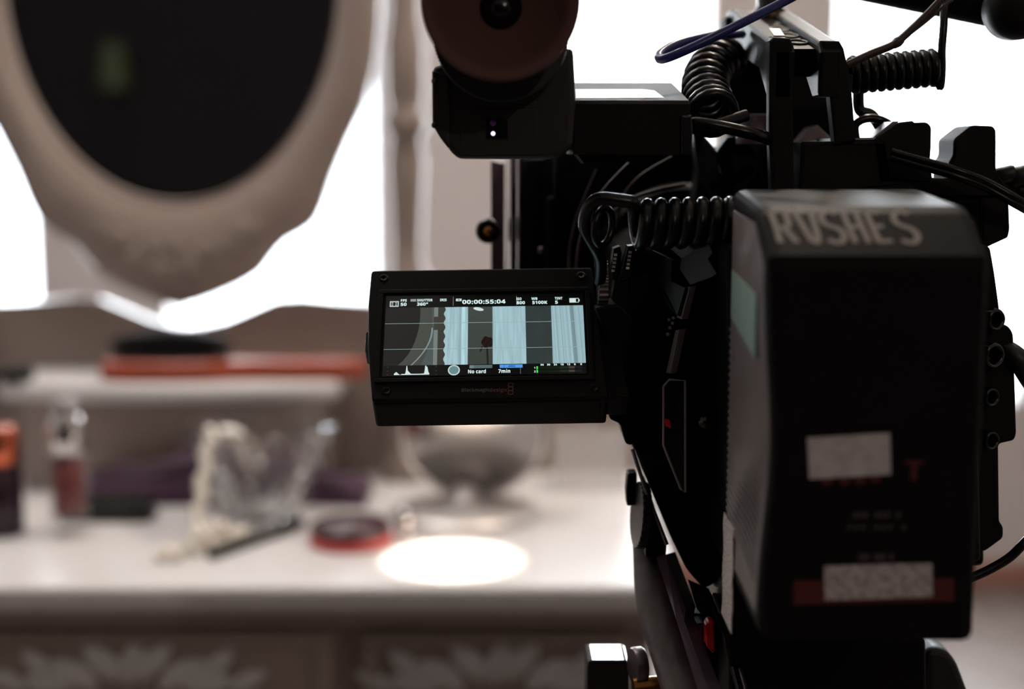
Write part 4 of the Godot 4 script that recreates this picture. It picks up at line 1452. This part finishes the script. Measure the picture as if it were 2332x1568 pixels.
func lens(c: Node3D) -> void:
	# lens barrel and matte box seen past the body
	var lc := W(1560, 640, 0.96)
	lathep("lens_barrel", [[0.062, 0.0], [0.066, 0.004], [0.066, 0.03], [0.062, 0.034], [0.062, 0.06], [0.07, 0.066], [0.07, 0.12], [0.066, 0.125]], along(lc, Vector3(0, 0, -1)), M.black_plastic, c, 48)
	prism("matte_box_side", [[1118, 366], [1149, 372], [1149, 900], [1118, 900]], 0.95, 0.05, M.purple_anodised, c, 0.001, 0.0)
	prism("matte_box", [[1190, 345], [1300, 322], [1590, 322], [1650, 430], [1640, 640], [1560, 900], [1150, 900], [1158, 362]], 0.985, 0.10, M.black_plastic, c, 0.003, 0.002)
	for q in [[1166, 0.93, 8.0], [1182, 0.94, 6.0]]:
		var a := W(q[0], 350, q[1])
		var b := Vector3(a.x, W(q[0], 900, q[1]).y, a.z)
		st_rod(c, a, b, q[2] * q[1] / F)
	# curved flag at the side
	var st := begin()
	extrude(st, px_poly([[1196, 362], [1240, 360], [1216, 420], [1217, 610], [1216, 900], [1196, 900]], 0.94), Transform3D(Basis(), Vector3(0, 0, -0.94)), 0.02, 0.001)
	part("flag", st, M.black_metal, c)
	prism("filter_frame", [[1262, 352], [1270, 352], [1267, 455], [1254, 460], [1252, 620], [1244, 620], [1246, 452], [1260, 448]], 0.93, 0.03, M.black_metal, c, 0.001, 0.0)
	var kn := W(1112, 525, 0.93)
	lathep("locking_knob", [[0.0075, -0.012], [0.0082, -0.002], [0.0082, 0.004], [0.006, 0.0065], [0.0032, 0.0055], [0.0, 0.007]], along(kn, Vector3(0, 0, 1)), M.black_gloss, c, 28)
	lathep("knob_screw", [[0.0028, 0.0], [0.0028, 0.0015], [0.0, 0.002]], along(kn + Vector3(0, 0, 0.0062), Vector3(0, 0, 1)), M.brass, c, 16)
	lathep("side_screw", [[0.0018, 0.0], [0.0018, 0.006], [0.0, 0.007]], along(W(1231, 572, 0.925), Vector3(0, 0.3, 1)), M.grey_metal, c, 12)

func st_rod(c: Node3D, a: Vector3, b: Vector3, r: float) -> void:
	var st := begin()
	tube(st, PackedVector3Array([a, b]), r, 16)
	part("support_rod", st, M.chrome, c)

# ---------------------------------------------------------------- battery
func battery() -> void:
	var X0 := W(1738, 1000, 0.62).x
	var X1 := W(2241, 1000, 0.62).x
	var b := thing("camera_battery", W(1990, 1456, 0.67), "large black battery with hand-painted letters and tape labels on the camera's back", "battery")
	var yb := W(1990, 1457, 0.62).y
	var ym := W(1990, 592, 0.62).y
	var zt := 0.650
	var yt := W(1990, 470, zt).y
	var p := PackedVector2Array()
	p.append(Vector2(0.722, yb + 0.004))
	for i in 13:
		p.append(Vector2(0.62, lerpf(yb, ym - 0.004, i / 12.0)))
	p.append(Vector2(0.6208, ym + 0.002))
	p.append(Vector2(zt - 0.003, yt - 0.003))
	p.append(Vector2(zt + 0.004, yt))
	p.append(Vector2(0.722, yt + 0.006))
	var side := Basis(Vector3(0, 0, -1), Vector3(0, 1, 0), Vector3(1, 0, 0))
	var mid := (X0 + X1) / 2.0
	var yw := W(1760, 1010, 0.62).y
	var st := begin()
	extrude(st, p, Transform3D(side, Vector3(X1, 0, 0)), X1 - X0, 0.0062, [mid, ym, yw])
	var shell := part("shell", st, M.battery_shell, b)
	# ribbed side panel; its grey stands in for reflections on the side
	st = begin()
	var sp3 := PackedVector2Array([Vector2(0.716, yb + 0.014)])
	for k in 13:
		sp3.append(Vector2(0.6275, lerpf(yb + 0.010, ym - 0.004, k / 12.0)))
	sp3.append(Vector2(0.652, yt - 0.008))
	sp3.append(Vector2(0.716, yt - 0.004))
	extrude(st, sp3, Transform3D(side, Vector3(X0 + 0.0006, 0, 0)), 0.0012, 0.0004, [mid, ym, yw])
	part("side_panel", st, M.side_sheen_grey, b, "ribbed side panel coloured grey to stand in for reflections")
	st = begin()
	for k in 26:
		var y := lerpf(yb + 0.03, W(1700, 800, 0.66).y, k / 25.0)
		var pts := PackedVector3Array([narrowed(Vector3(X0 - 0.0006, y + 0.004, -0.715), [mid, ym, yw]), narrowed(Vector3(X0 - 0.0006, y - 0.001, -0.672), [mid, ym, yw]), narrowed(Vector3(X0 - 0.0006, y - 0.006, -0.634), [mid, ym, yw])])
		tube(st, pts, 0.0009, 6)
	part("grip_ridges", st, M.side_sheen_grey, b)
	# mounting plate
	boxp("mounting_plate", Vector3(X0 + 0.004, yb + 0.012, -0.735), Vector3(X1 - 0.004, yt - 0.004, -0.7225), M.black_plastic, b, 0.002)
	# hand-painted letters on the sloping upper face
	var tilt := atan2(zt - 0.003 - 0.6208, yt - ym - 0.005)
	var ey := Vector3(0, cos(tilt), -sin(tilt))
	var ez := Vector3(0, sin(tilt), cos(tilt))
	var o := Vector3(0, ym + 0.002, -0.6208)
	var strokes := {
		"R": [[[0.0, 0.0], [0.02, 0.5], [0.0, 1.0]], [[0.0, 0.98], [0.55, 0.98], [0.62, 0.7], [0.5, 0.5], [0.05, 0.48]], [[0.35, 0.48], [0.72, 0.0]]],
		"U": [[[0.0, 1.0], [0.2, 0.45], [0.35, 0.02]], [[0.35, 0.02], [0.62, 0.1], [0.72, 0.98]]],
		"S": [[[0.75, 0.9], [0.45, 1.0], [0.1, 0.85], [0.12, 0.6], [0.65, 0.42], [0.75, 0.18], [0.45, 0.0], [0.0, 0.08]]],
		"H": [[[0.05, 1.0], [0.12, 0.0]], [[0.6, 1.0], [0.68, 0.0]], [[0.08, 0.5], [0.64, 0.52]]],
		"E": [[[0.05, 1.0], [0.1, 0.0]], [[0.05, 0.97], [0.62, 0.95]], [[0.08, 0.52], [0.55, 0.52]], [[0.1, 0.03], [0.68, 0.06]]],
	}
	var lx := W(1772, 520, 0.635).x
	var step := (W(2045, 520, 0.635).x - lx) / 5.0
	var hy := (W(1900, 486, 0.64).y - W(1900, 553, 0.63).y) / cos(tilt) * 1.04
	var base := (W(1900, 553, 0.628).y - o.y) / cos(tilt)
	var i := 0
	for ch in "RUSHES":
		st = begin()
		var left: float = lx + step * (i if i < 5 else 5.05)
		for line in strokes[ch]:
			var path := []
			for q in line:
				var slant: float = -0.12 * q[1]
				path.append(o + Vector3(left + (q[0] + slant) * step * 0.98, 0, 0) + ey * (base + q[1] * hy) + ez * 0.00008)
			var sp2 := spline(path, 6)
			ribbon(st, sp2, ez, 0.0014, 0.0001)
		part("painted_letter", st, M.paint_marker, b)
		i += 1
	# tape labels, print and red band on the rear face
	stuck(b, "red_band", [[1808, 1322], [2172, 1316], [2172, 1368], [1808, 1376]], 0.00012, M.dark_red_print, "dark red printed band")
	stuck(b, "tape_label", [[1838, 996], [2026, 985], [2029, 1080], [1843, 1090]], 0.0003, M.cloth_tape, "plain grey tape label")
	stuck(b, "tape_label", [[1876, 1288], [2000, 1284], [2122, 1282], [2124, 1358], [2000, 1362], [1878, 1366]], 0.0003, M.worn_tape, "worn grey tape label over the red band")
	var tx := Transform3D(Basis(), W(2082, 1072, 0.6199))
	lettering("red_letter", "T", tx, 0.009, 1.3, M.dark_red_print, b, false, 700)
	for q in [[1885, 1100], [1925, 1099], [1960, 1098], [1995, 1094]]:
		stuck(b, "red_letter", [[q[0] - 14, q[1] - 10], [q[0] + 12, q[1] - 11], [q[0] + 10, q[1] + 3], [q[0] - 12, q[1] + 4]], 0.0001, M.dark_red_print, "")
	for q in [[1944, 1172, 2054, 7], [1930, 1200, 2070, 5], [1955, 1268, 2035, 8]]:
		for k in 9:
			var x0 := lerpf(q[0], q[2], k / 9.0)
			if (k * 7 + q[1]) % 4 == 1:
				continue
			stuck(b, "print_mark", [[x0, q[1] + q[3]], [x0 + 7, q[1] + q[3]], [x0 + 8, q[1] - q[3]], [x0 + 1, q[1] - q[3]]], 0.0001, M.grey_print, "")
	# mottled white tape down the far edge of the side
	st = begin()
	var ya := W(1676, 1190, 0.70).y
	var yc := W(1676, 1428, 0.70).y
	var tp := PackedVector2Array()
	for k in 9:
		tp.append(Vector2(0.690 + 0.0015 * sin(k * 2.1), lerpf(yc, ya, k / 8.0)))
	for k in 9:
		tp.append(Vector2(0.722 + 0.002 * sin(k * 1.7), lerpf(ya, yc, k / 8.0)))
	extrude(st, tp, Transform3D(side, Vector3(X0 - 0.0007, 0, 0)), 0.0006)
	part("side_tape", st, M.side_tape, b, "creased white tape on the side")
	var lw := W(1700, 715, 0.67)  # reflection of the display on the side, painted as a pale green patch
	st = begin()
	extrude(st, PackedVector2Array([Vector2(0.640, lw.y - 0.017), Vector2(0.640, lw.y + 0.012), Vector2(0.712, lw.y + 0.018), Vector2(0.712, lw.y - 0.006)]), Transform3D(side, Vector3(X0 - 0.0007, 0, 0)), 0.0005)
	part("painted_reflection", st, mat("reflection_green", Color(0.60, 0.70, 0.65), 0.4), b, "pale green patch standing in for the display reflection on the side")

func narrowed(w: Vector3, q: Array) -> Vector3:          # the battery's shallow waist
	if w.x < q[0] and w.y < q[1]:
		w.x += 0.0046 * exp(-pow((w.y - q[2]) / 0.045, 2)) * clampf((w.z + 0.70) / 0.05, 0.0, 1.0)
	return w

func stuck(b: Node3D, called: String, pts: Array, thick: float, m: Material, lab: String) -> void:    # a label or print on the battery's rear face
	var st := begin()
	extrude(st, px_poly(pts, 0.62), Transform3D(Basis(), Vector3(0, 0, -0.62 + thick)), thick + 0.0001)
	part(called, st, m, b, lab)

func ribbon(st: SurfaceTool, path: PackedVector3Array, n: Vector3, half: float, thick: float) -> void:
	var l := PackedVector3Array()
	var r := PackedVector3Array()
	for i in path.size():
		var t := (path[mini(i + 1, path.size() - 1)] - path[maxi(i - 1, 0)]).normalized()
		var s := n.cross(t).normalized() * half
		l.append(path[i] + s)
		r.append(path[i] - s)
	var u := n * thick
	for i in path.size() - 1:
		quad(st, l[i] + u, r[i] + u, r[i + 1] + u, l[i + 1] + u, n)
		quad(st, l[i], l[i] + u, l[i + 1] + u, l[i + 1], l[i] - r[i])
		quad(st, r[i], r[i] + u, r[i + 1] + u, r[i + 1], r[i] - l[i])

# ---------------------------------------------------------------- viewfinder
func viewfinder() -> void:
	var v := thing("viewfinder", W(1145, 362, 0.77), "black electronic viewfinder with a large round rubber eyecup", "viewfinder")
	# housing
	prism("housing", [[986, 150], [1306, 108], [1312, 225], [1304, 338], [1262, 362], [1046, 362], [1030, 350], [1000, 312], [984, 282]], 0.755, 0.06, M.finder_plastic, v, 0.003, 0.003)
	prism("side_panel", [[984, 160], [1022, 170], [1024, 340], [1002, 314], [985, 284]], 0.753, 0.03, M.finder_plastic, v, 0.0012, 0.001)
	prism("front_panel", [[1048, 246], [1226, 246], [1226, 352], [1048, 352]], 0.754, 0.004, M.finder_plastic, v, 0.0008, 0.001)
	prism("sensor_window", [[1106, 270], [1158, 272], [1158, 318], [1106, 318]], 0.7535, 0.004, M.black_gloss, v, 0.0005, 0.0005)
	var pm := mat("violet_lens", Color(0.42, 0.22, 0.50), 0.1)
	for q in [[1123, 280, 7], [1123, 304, 7]]:
		lathep("sensor_lens", [[q[2] * 0.000235, 0.0], [q[2] * 0.0002, 0.0008], [0.0, 0.0014]], along(W(q[0], q[1], 0.7532), Vector3(0, 0, 1)), pm, v, 16)
	lathep("indicator_light", [[0.0011, 0.0008], [0.0009, 0.0014], [0.0, 0.0018]], along(W(1123, 304, 0.7532), Vector3(0, 0, 1)), glow("indicator_glow", Color(0.95, 0.80, 1.0), 2.5), v, 14, "tiny lit violet indicator")
	for q in [[990, 185], [990, 285]]:
		lathep("screw", [[0.0016, 0.0], [0.0016, 0.0008], [0.0006, 0.0008]], along(W(q[0], q[1], 0.7525), Vector3(-0.4, 0, 1)), M.black_gloss, v, 12)
	# eyepiece barrel, knurled ring and eyecup on one axis pointing back
	var ax := Vector3(0, 0.0, 1)
	var c0 := W(1141, 90, 0.745)
	lathep("eyepiece_barrel", [[0.0335, -0.012], [0.0335, 0.004]], along(W(1142, 92, 0.75), ax), M.finder_plastic, v, 48)
	var st := begin()
	var kn := PackedVector2Array()
	for i in 240:
		var an := TAU * i / 240.0
		var r := 0.0345 + (0.00045 if i % 2 == 0 else 0.0)
		kn.append(Vector2(cos(an) * r, sin(an) * r))
	extrude(st, kn, Transform3D(Basis(), W(1141, 74, 0.738)), 0.009, 0.0006)
	part("focus_ring", st, M.rubber, v)
	var ec := W(1140, 0, 0.70)
	var R := 0.0385
	lathep("eyecup", [[0.033, -0.036], [0.0345, -0.028], [0.036, -0.016], [R, -0.004], [R, 0.0], [R - 0.002, 0.0005], [R - 0.006, -0.006], [0.029, -0.016], [0.022, -0.024], [0.012, -0.027], [0.0, -0.027]], along(ec, Vector3(0.0, 0.03, 1)), M.eyecup_rubber, v, 64)
	lathep("eyepiece_lens", [[0.0105, -0.0272], [0.0105, -0.0262], [0.0, -0.0235]], along(ec, Vector3(0.0, 0.03, 1)), M.black_gloss, v, 32)
	# arm towards the handle: its top slopes up away from the eyecup and carries a white sticker
	var X0 := W(1304, 280, 0.76).x
	var X1 := W(1572, 280, 0.76).x
	var yl := W(1430, 352, 0.76).y
	var yn := W(1430, 228, 0.76).y
	var yf := W(1430, 188, 0.845).y
	var p := PackedVector2Array([Vector2(0.76, yl), Vector2(0.76, yn - 0.002), Vector2(0.762, yn), Vector2(0.845, yf), Vector2(0.85, yf - 0.004), Vector2(0.85, yl)])
	var side := Basis(Vector3(0, 0, -1), Vector3(0, 1, 0), Vector3(1, 0, 0))
	st = begin()
	extrude(st, p, Transform3D(side, Vector3(X1, 0, 0)), X1 - X0, 0.0015)
	part("mounting_arm", st, M.matte_black, v)
	prism("arm_bracket", [[1552, 262], [1575, 262], [1578, 300], [1575, 352], [1552, 350]], 0.757, 0.03, M.black_metal, v, 0.001, 0.0)
	var sl := (Vector3(0, yf, -0.845) - Vector3(0, yn, -0.762)).normalized()
	var nr := Vector3(1, 0, 0).cross(sl)
	st = begin()
	var sx0 := X0 + 0.001
	var sx1 := W(1505, 210, 0.79).x
	extrude(st, PackedVector2Array([Vector2(sx0, 0.008), Vector2(sx1, 0.010), Vector2(sx1 - 0.002, 0.044), Vector2(sx1 - 0.008, 0.050), Vector2(sx0, 0.050)]), Transform3D(Basis(Vector3(1, 0, 0), sl, nr), Vector3(0, yn, -0.762) + nr * 0.0002), 0.0003)
	part("sticker", st, M.sticker, v, "white sticker on the arm")
	prism("lower_joint", [[1312, 350], [1420, 352], [1410, 372], [1330, 372]], 0.78, 0.04, M.black_plastic, v, 0.001, 0.0)

# ---------------------------------------------------------------- cables
func cables() -> void:
	# long coil lying across the camera behind the battery top
	var a := W(1440, 511, 0.765)
	var b := W(1880, 500, 0.765)
	var st := begin()
	var path := PackedVector3Array()
	var tail := spline([W(1366, 640, 0.79), W(1367, 590, 0.775), W(1352, 556, 0.766), W(1332, 515, 0.762), W(1340, 472, 0.755), W(1366, 453, 0.752), W(1410, 456, 0.7515), W(1440, 460, 0.752)], 6)
	for q in tail:
		path.append(q)
	var n := 14.0
	var R := 0.0106
	for i in int(n * 18):
		var t := i / (n * 18.0)
		var an := t * n * TAU + 1.2
		path.append(a.lerp(b, t) + Vector3(0, sin(an) * R, cos(an) * R))
	tube(st, path, 0.0036, 10)
	var c1 := thing("coiled_cable", (a + b) / 2.0 - Vector3(0, R, 0), "black coiled cable with an end loop lying across the camera over the monitor", "cable", "coiled cables on the camera")
	part("coil", st, M.cable_rubber, c1)
	var lp := PackedVector3Array()
	for i in 25:
		var an := TAU * i / 24.0 + 0.6
		lp.append(W(1374 + 20 * cos(an) - 5 * sin(an), 516 + 42 * sin(an), 0.760 + 0.006 * cos(an)))
	st = begin()
	tube(st, lp, 0.0020, 10, false)
	part("end_loop", st, M.cable_rubber, c1)
	lathep("end_plug", [[0.005, 0.0], [0.006, 0.004], [0.006, 0.02], [0.004, 0.024]], along(b, Vector3(1, 0, 0)), M.rubber, c1, 18)
	# coil bending down beside the handle
	var ax := spline([W(1660, 128, 0.90), W(1622, 150, 0.875), W(1606, 190, 0.85), W(1612, 232, 0.825), W(1624, 262, 0.805)], 10)
	var st2 := begin()
	var hx := helix(ax, 0.0100, 0.0120, 10.0, 18)
	tube(st2, hx, 0.0034, 9)
	var c2 := thing("coiled_cable", ax[-1], "black coiled cable bunched tightly beside the carrying handle", "cable", "coiled cables on the camera")
	part("coil", st2, M.cable_rubber, c2)
	tubep("lead", [W(1700, 262, 0.80), W(1600, 292, 0.79), W(1573, 286, 0.79), W(1590, 280, 0.786), W(1650, 290, 0.785), W(1740, 312, 0.79), W(1770, 330, 0.84)], 0.0034, M.cable_rubber, c2)
	# straight coil at the right of the handle with its lead going up
	var ra := W(1925, 172, 0.83)
	var rb := W(2132, 154, 0.83)
	var st3 := begin()
	var p3 := PackedVector3Array()
	for i in int(10.5 * 18) + 1:
		var t := i / (10.5 * 18.0)
		var an := -t * 10.5 * TAU
		p3.append(ra.lerp(rb, t) + Vector3(0.0, sin(an) * 0.0088, cos(an) * 0.0088))
	tube(st3, p3, 0.0026, 9)
	var c3 := thing("coiled_cable", (ra + rb) / 2.0, "black straight coiled cable hanging below the dark tubular arm", "cable", "coiled cables on the camera")
	part("coil", st3, M.cable_rubber, c3)
	tubep("lead", [p3[-1], W(2137, 190, 0.828), W(2142, 196, 0.826), W(2145, 160, 0.825), W(2145, 110, 0.825), W(2149, 60, 0.826), W(2150, 20, 0.83), W(2152, -30, 0.84)], 0.0023, M.cable_rubber, c3)
	# thick blue cable crossing in a loop
	var bl := tubep("blue_cable", [W(1900, -60, 0.80), W(1800, -4, 0.80), W(1700, 47, 0.79), W(1600, 97, 0.785), W(1530, 128, 0.785), W(1503, 134, 0.79), W(1508, 120, 0.80), W(1550, 98, 0.815), W(1630, 80, 0.84), W(1690, 78, 0.88)], 0.0026, M.blue_cable)
	tag(bl, "dark blue cable looping past the carrying handle", "cable")
	# stiff brown cord with a thin side twig
	var bc := thing("brown_cord", W(1925, 150, 0.80), "stiff brown cord with a thin side strand crossing the straight coil", "cord")
	var st4 := begin()
	var pth := spline([W(2170, -30, 0.80), W(2110, 34, 0.80), W(2055, 86, 0.80), W(2030, 104, 0.80), W(1985, 122, 0.80), W(1928, 148, 0.80)], 8)
	tube(st4, pth, 0.0022, 10)
	part("cord", st4, M.brown_cord, bc)
	lathep("knot", [[0.0022, -0.003], [0.0029, 0.0], [0.0022, 0.003]], along(W(2044, 96, 0.80), W(2055, 86, 0.80) - W(2030, 104, 0.80)), M.brown_cord, bc, 14)
	tubep("side_strand", [W(2038, 104, 0.80), W(2066, 82, 0.80), W(2105, 52, 0.80), W(2150, 14, 0.80), W(2170, 0, 0.80)], 0.0008, M.brown_cord, bc, 6, 8)
	# thin cords hanging behind the end loop
	var t1 := tubep("thin_cord", [W(1432, 372, 0.87), W(1385, 420, 0.868), W(1345, 475, 0.866), W(1322, 540, 0.866), W(1313, 610, 0.868), W(1312, 680, 0.87)], 0.0009, M.purple_cord, null, 8, 8)
	tag(t1, "thin purple cord hanging just behind the coiled cable's end loop", "cord")
	var t2 := tubep("thin_cord", [W(1360, 385, 0.90), W(1336, 440, 0.90), W(1312, 500, 0.90), W(1298, 570, 0.90), W(1294, 660, 0.90)], 0.0009, M.brown_cord, null, 8, 8)
	tag(t2, "thin brown cord hanging beside the lens filter frame", "cord")
	var t3 := tubep("thin_cord", [W(1530, 358, 0.88), W(1460, 400, 0.88), W(1420, 448, 0.885), W(1400, 520, 0.89)], 0.0011, M.brown_cord, null, 8, 8)
	tag(t3, "brown cord arching below the viewfinder's mounting arm", "cord")
	var t4 := tubep("thin_cord", [W(1560, 420, 0.87), W(1500, 432, 0.87), W(1440, 452, 0.875), W(1400, 480, 0.88)], 0.0013, M.brown_cord, null, 8, 8)
	tag(t4, "brown braided cord running level just above the coiled cable", "cord")
	# looped lead behind the handle's right leg
	var t5 := tubep("looped_lead", [W(1950, 320, 0.84), W(1948, 285, 0.84), W(1975, 270, 0.84), W(2010, 275, 0.84), W(2036, 296, 0.835), W(2040, 330, 0.83)], 0.0026, M.cable_rubber)
	tag(t5, "short black lead arched between handle and cable clamp", "cable")
	var t7 := tubep("handle_bracket_lead", [W(1955, 205, 0.85), W(1958, 250, 0.85), W(1985, 262, 0.85), W(2010, 300, 0.85)], 0.0035, M.rubber)
	tag(t7, "thick black lead dropping from the straight coil to the clamp", "cable")
	# two leads running off over the clamps
	for k in 2:
		var o := k * 14.0
		var t6 := tubep("clamped_cable", [W(2030, 345 + o, 0.79), W(2110, 368 + o, 0.785), W(2180, 388 + o, 0.78), W(2250, 416 + o, 0.78), W(2340, 466 + o, 0.78), W(2410, 500 + o, 0.80), W(2446, 470 + o, 0.815), W(2450, 420 + o, 0.82)], 0.0022, M.cable_rubber)
		tag(t6, ["upper of two black leads running off over the cable clamps", "lower of two black leads running off over the cable clamps"][k], "cable", "clamped leads")
	var t8 := tubep("power_cable", [W(2270, 790, 0.79), W(2310, 810, 0.78), W(2340, 850, 0.78), W(2400, 960, 0.79), W(2440, 1200, 0.80), W(2440, 2000, 0.82), Vector3(0.42, 0.02, -0.78), Vector3(0.7, 0.0065, -0.4), Vector3(1.4, 0.0065, 0.2)], 0.0062, M.rubber)
	tag(t8, "thick black power cable leaving the connector side of the camera", "cable")
	var t9 := tubep("signal_cable", [W(2200, 1320, 0.76), W(2250, 1298, 0.76), W(2300, 1268, 0.76), W(2340, 1228, 0.76), W(2410, 1160, 0.77), W(2480, 1260, 0.79), W(2490, 1600, 0.80), W(2490, 2100, 0.80), Vector3(0.46, 0.02, -0.70), Vector3(0.8, 0.003, -0.5), Vector3(1.5, 0.003, 0.0)], 0.0026, M.cable_rubber)
	tag(t9, "thin black cable curving away beside the battery's lower half", "cable")

# ---------------------------------------------------------------- support under the camera
func support() -> void:
	var s := thing("camera_tripod", Vector3(0.12, 0, -0.86), "black camera tripod with rails, knobs, red release lever and curved grey arm", "tripod")
	# plate and base block under the body
	prism("base_block", [[1662, 1350], [2110, 1455], [2112, 1640], [1662, 1640]], 0.738, 0.12, M.black_plastic, s, 0.003, 0.003)
	prism("rubber_grip", [[2108, 1482], [2132, 1474], [2162, 1484], [2182, 1512], [2215, 1600], [2215, 1650], [2108, 1650]], 0.80, 0.05, M.rubber, s, 0.004, 0.003)
	# purple-grey rail running down towards us
	var st := begin()
	quad_bar(st, [W(1494, 1268, 0.80), W(1516, 1262, 0.80), W(1562, 1388, 0.765), W(1558, 1412, 0.757), W(1625, 1600, 0.70), W(1598, 1600, 0.70), W(1540, 1410, 0.757)], Vector3(0.008, -0.004, -0.02))
	part("rail_plate", st, M.purple_anodised, s)
	st = begin()
	tube(st, PackedVector3Array([W(1612, 1352, 0.79), W(1650, 1450, 0.76), W(1690, 1590, 0.72)]), 0.0018, 10)
	part("rail", st, M.black_metal, s)
	st = begin()
	tube(st, PackedVector3Array([W(1626, 1352, 0.79), W(1664, 1450, 0.76), W(1704, 1590, 0.72)]), 0.0012, 10)
	part("rail", st, M.grey_metal, s)
	prism("clamp_plate", [[1575, 1340], [1625, 1362], [1622, 1408], [1600, 1402], [1588, 1388]], 0.78, 0.02, M.black_metal, s, 0.001, 0.0)
	prism("lever_block", [[1570, 1418], [1605, 1420], [1612, 1470], [1588, 1465]], 0.775, 0.02, M.black_gloss, s, 0.001, 0.001)
	prism("inner_frame", [[1560, 1395], [1640, 1400], [1680, 1600], [1640, 1620]], 0.79, 0.03, M.black_plastic, s, 0.001, 0.001)
	prism("release_lever", [[1608, 1424], [1615, 1414], [1627, 1416], [1629, 1478], [1625, 1489], [1608, 1470]], 0.762, 0.010, M.red_plastic, s, 0.0012, 0.001, "red release lever")
	# clamp with knurled wheel
	prism("clamp_block", [[1470, 1108], [1476, 1108], [1518, 1240], [1516, 1268], [1470, 1268]], 0.80, 0.03, M.black_plastic, s, 0.001, 0.0)
	st = begin()
	var pr := PackedVector2Array()
	for i in 120:
		var an := TAU * i / 120.0
		var r := 0.0188 + (0.0006 if i % 4 < 2 else 0.0)
		pr.append(Vector2(cos(an) * r, sin(an) * r))
	extrude(st, pr, Transform3D(Basis(Vector3(0.10, 0, 0.99).normalized(), Vector3(0.08, 1, 0).normalized(), Vector3(-0.99, 0.08, 0.10).normalized()).orthonormalized(), W(1449, 1172, 0.805)), 0.0055, 0.001)
	part("knurled_wheel", st, M.black_metal, s)
	prism("wheel_lever", [[1430, 1078], [1450, 1076], [1452, 1150], [1428, 1152], [1426, 1120]], 0.815, 0.012, M.black_plastic, s, 0.001, 0.001)
	# thick curved arm, greyish with worn paint
	st = begin()
	var path := spline([W(1455, 1215, 0.83), W(1474, 1290, 0.82), W(1505, 1400, 0.80), W(1555, 1560, 0.77), W(1600, 1700, 0.74)], 8)
	var rad := []
	for i in path.size():
		rad.append(lerpf(0.0045, 0.0125, smoothstep(0.0, 0.5, float(i) / (path.size() - 1))))
	tube(st, path, rad, 24)
	part("curved_arm", st, M.worn_paint, s)
	# big knobs at the lower edge
	var k0 := W(1385, 1540, 0.80)
	boxp("knob_block", Vector3(W(1337, 1540, 0.80).x, W(1385, 1640, 0.80).y, -0.83), Vector3(W(1432, 1540, 0.80).x, W(1385, 1504, 0.80).y, -0.80), M.black_gloss, s, 0.0015)
	lathep("knob_disc", [[0.0100, 0.0], [0.0108, 0.001], [0.0108, 0.006], [0.0100, 0.007]], along(W(1440, 1516, 0.79), Vector3(1, 0.0, -0.25)), M.grey_metal, s, 36)
	lathep("knob_axle", [[0.006, 0.0], [0.006, 0.018]], along(W(1442, 1566, 0.785), Vector3(1, 0.05, -0.1)), M.brass, s, 24)
	# head, column and legs down to the floor (below the frame)
	var hx := W(1800, 1640, 0.80)   # below the frame
	boxp("tripod_head", Vector3(0.10, hx.y - 0.12, -0.93), Vector3(0.24, hx.y - 0.02, -0.76), M.black_plastic, s, 0.006)
	st = begin()
	tube(st, PackedVector3Array([Vector3(0.17, hx.y - 0.09, -0.84), Vector3(0.17, 0.45, -0.84)]), 0.03, 20)
	part("centre_column", st, M.black_metal, s)
	for i in 3:
		var an := TAU * i / 3.0 + 0.5
		st = begin()
		tube(st, PackedVector3Array([Vector3(0.17, hx.y - 0.12, -0.84), Vector3(0.17 + cos(an) * 0.36, 0.012, -0.84 + sin(an) * 0.36)]), 0.016, 14)
		part("leg", st, M.black_metal, s)

func quad_bar(st: SurfaceTool, loop: Array, off: Vector3) -> void:      # a flat loop in space given a thickness
	var c := Vector3.ZERO
	for p in loop:
		c += p
	c /= loop.size()
	var flat := PackedVector2Array()
	for p: Vector3 in loop:
		flat.append(Vector2(p.x, p.y))
	var ix := Geometry2D.triangulate_polygon(flat)
	for t in range(0, ix.size(), 3):
		tri(st, loop[ix[t]], loop[ix[t + 1]], loop[ix[t + 2]], -off)
		tri(st, loop[ix[t]] + off, loop[ix[t + 1]] + off, loop[ix[t + 2]] + off, off)
	for i in loop.size():
		var a: Vector3 = loop[i]
		var b: Vector3 = loop[(i + 1) % loop.size()]
		quad(st, a, b, b + off, a + off, (a + b) / 2.0 - c)

# ---------------------------------------------------------------- arm over the camera
func upper_arm() -> void:
	var a := thing("accessory_arm", W(2300, 80, 0.86), "dark tubular accessory arm with a round knob above the straight coil", "arm")
	var p0 := W(1900, -62, 0.90)
	var p1 := W(2420, 40, 0.84)
	var st := begin()
	tube(st, PackedVector3Array([p0, p1]), 0.0135, 24)
	part("tube", st, M.matte_black, a)
	lathep("knob", [[0.010, -0.016], [0.0165, -0.012], [0.018, 0.0], [0.0165, 0.010], [0.010, 0.014], [0.0, 0.015]], along(W(2318, 18, 0.825), Vector3(0.05, 0.1, 1)), M.matte_black, a, 36)
	# bracket outside the frame down to the camera's clamps
	st = begin()
	tube(st, spline([p1, W(2450, 150, 0.83), W(2450, 380, 0.82), W(2400, 440, 0.82), W(2320, 440, 0.825)], 6), 0.008, 16)
	part("bracket", st, M.black_metal, a)
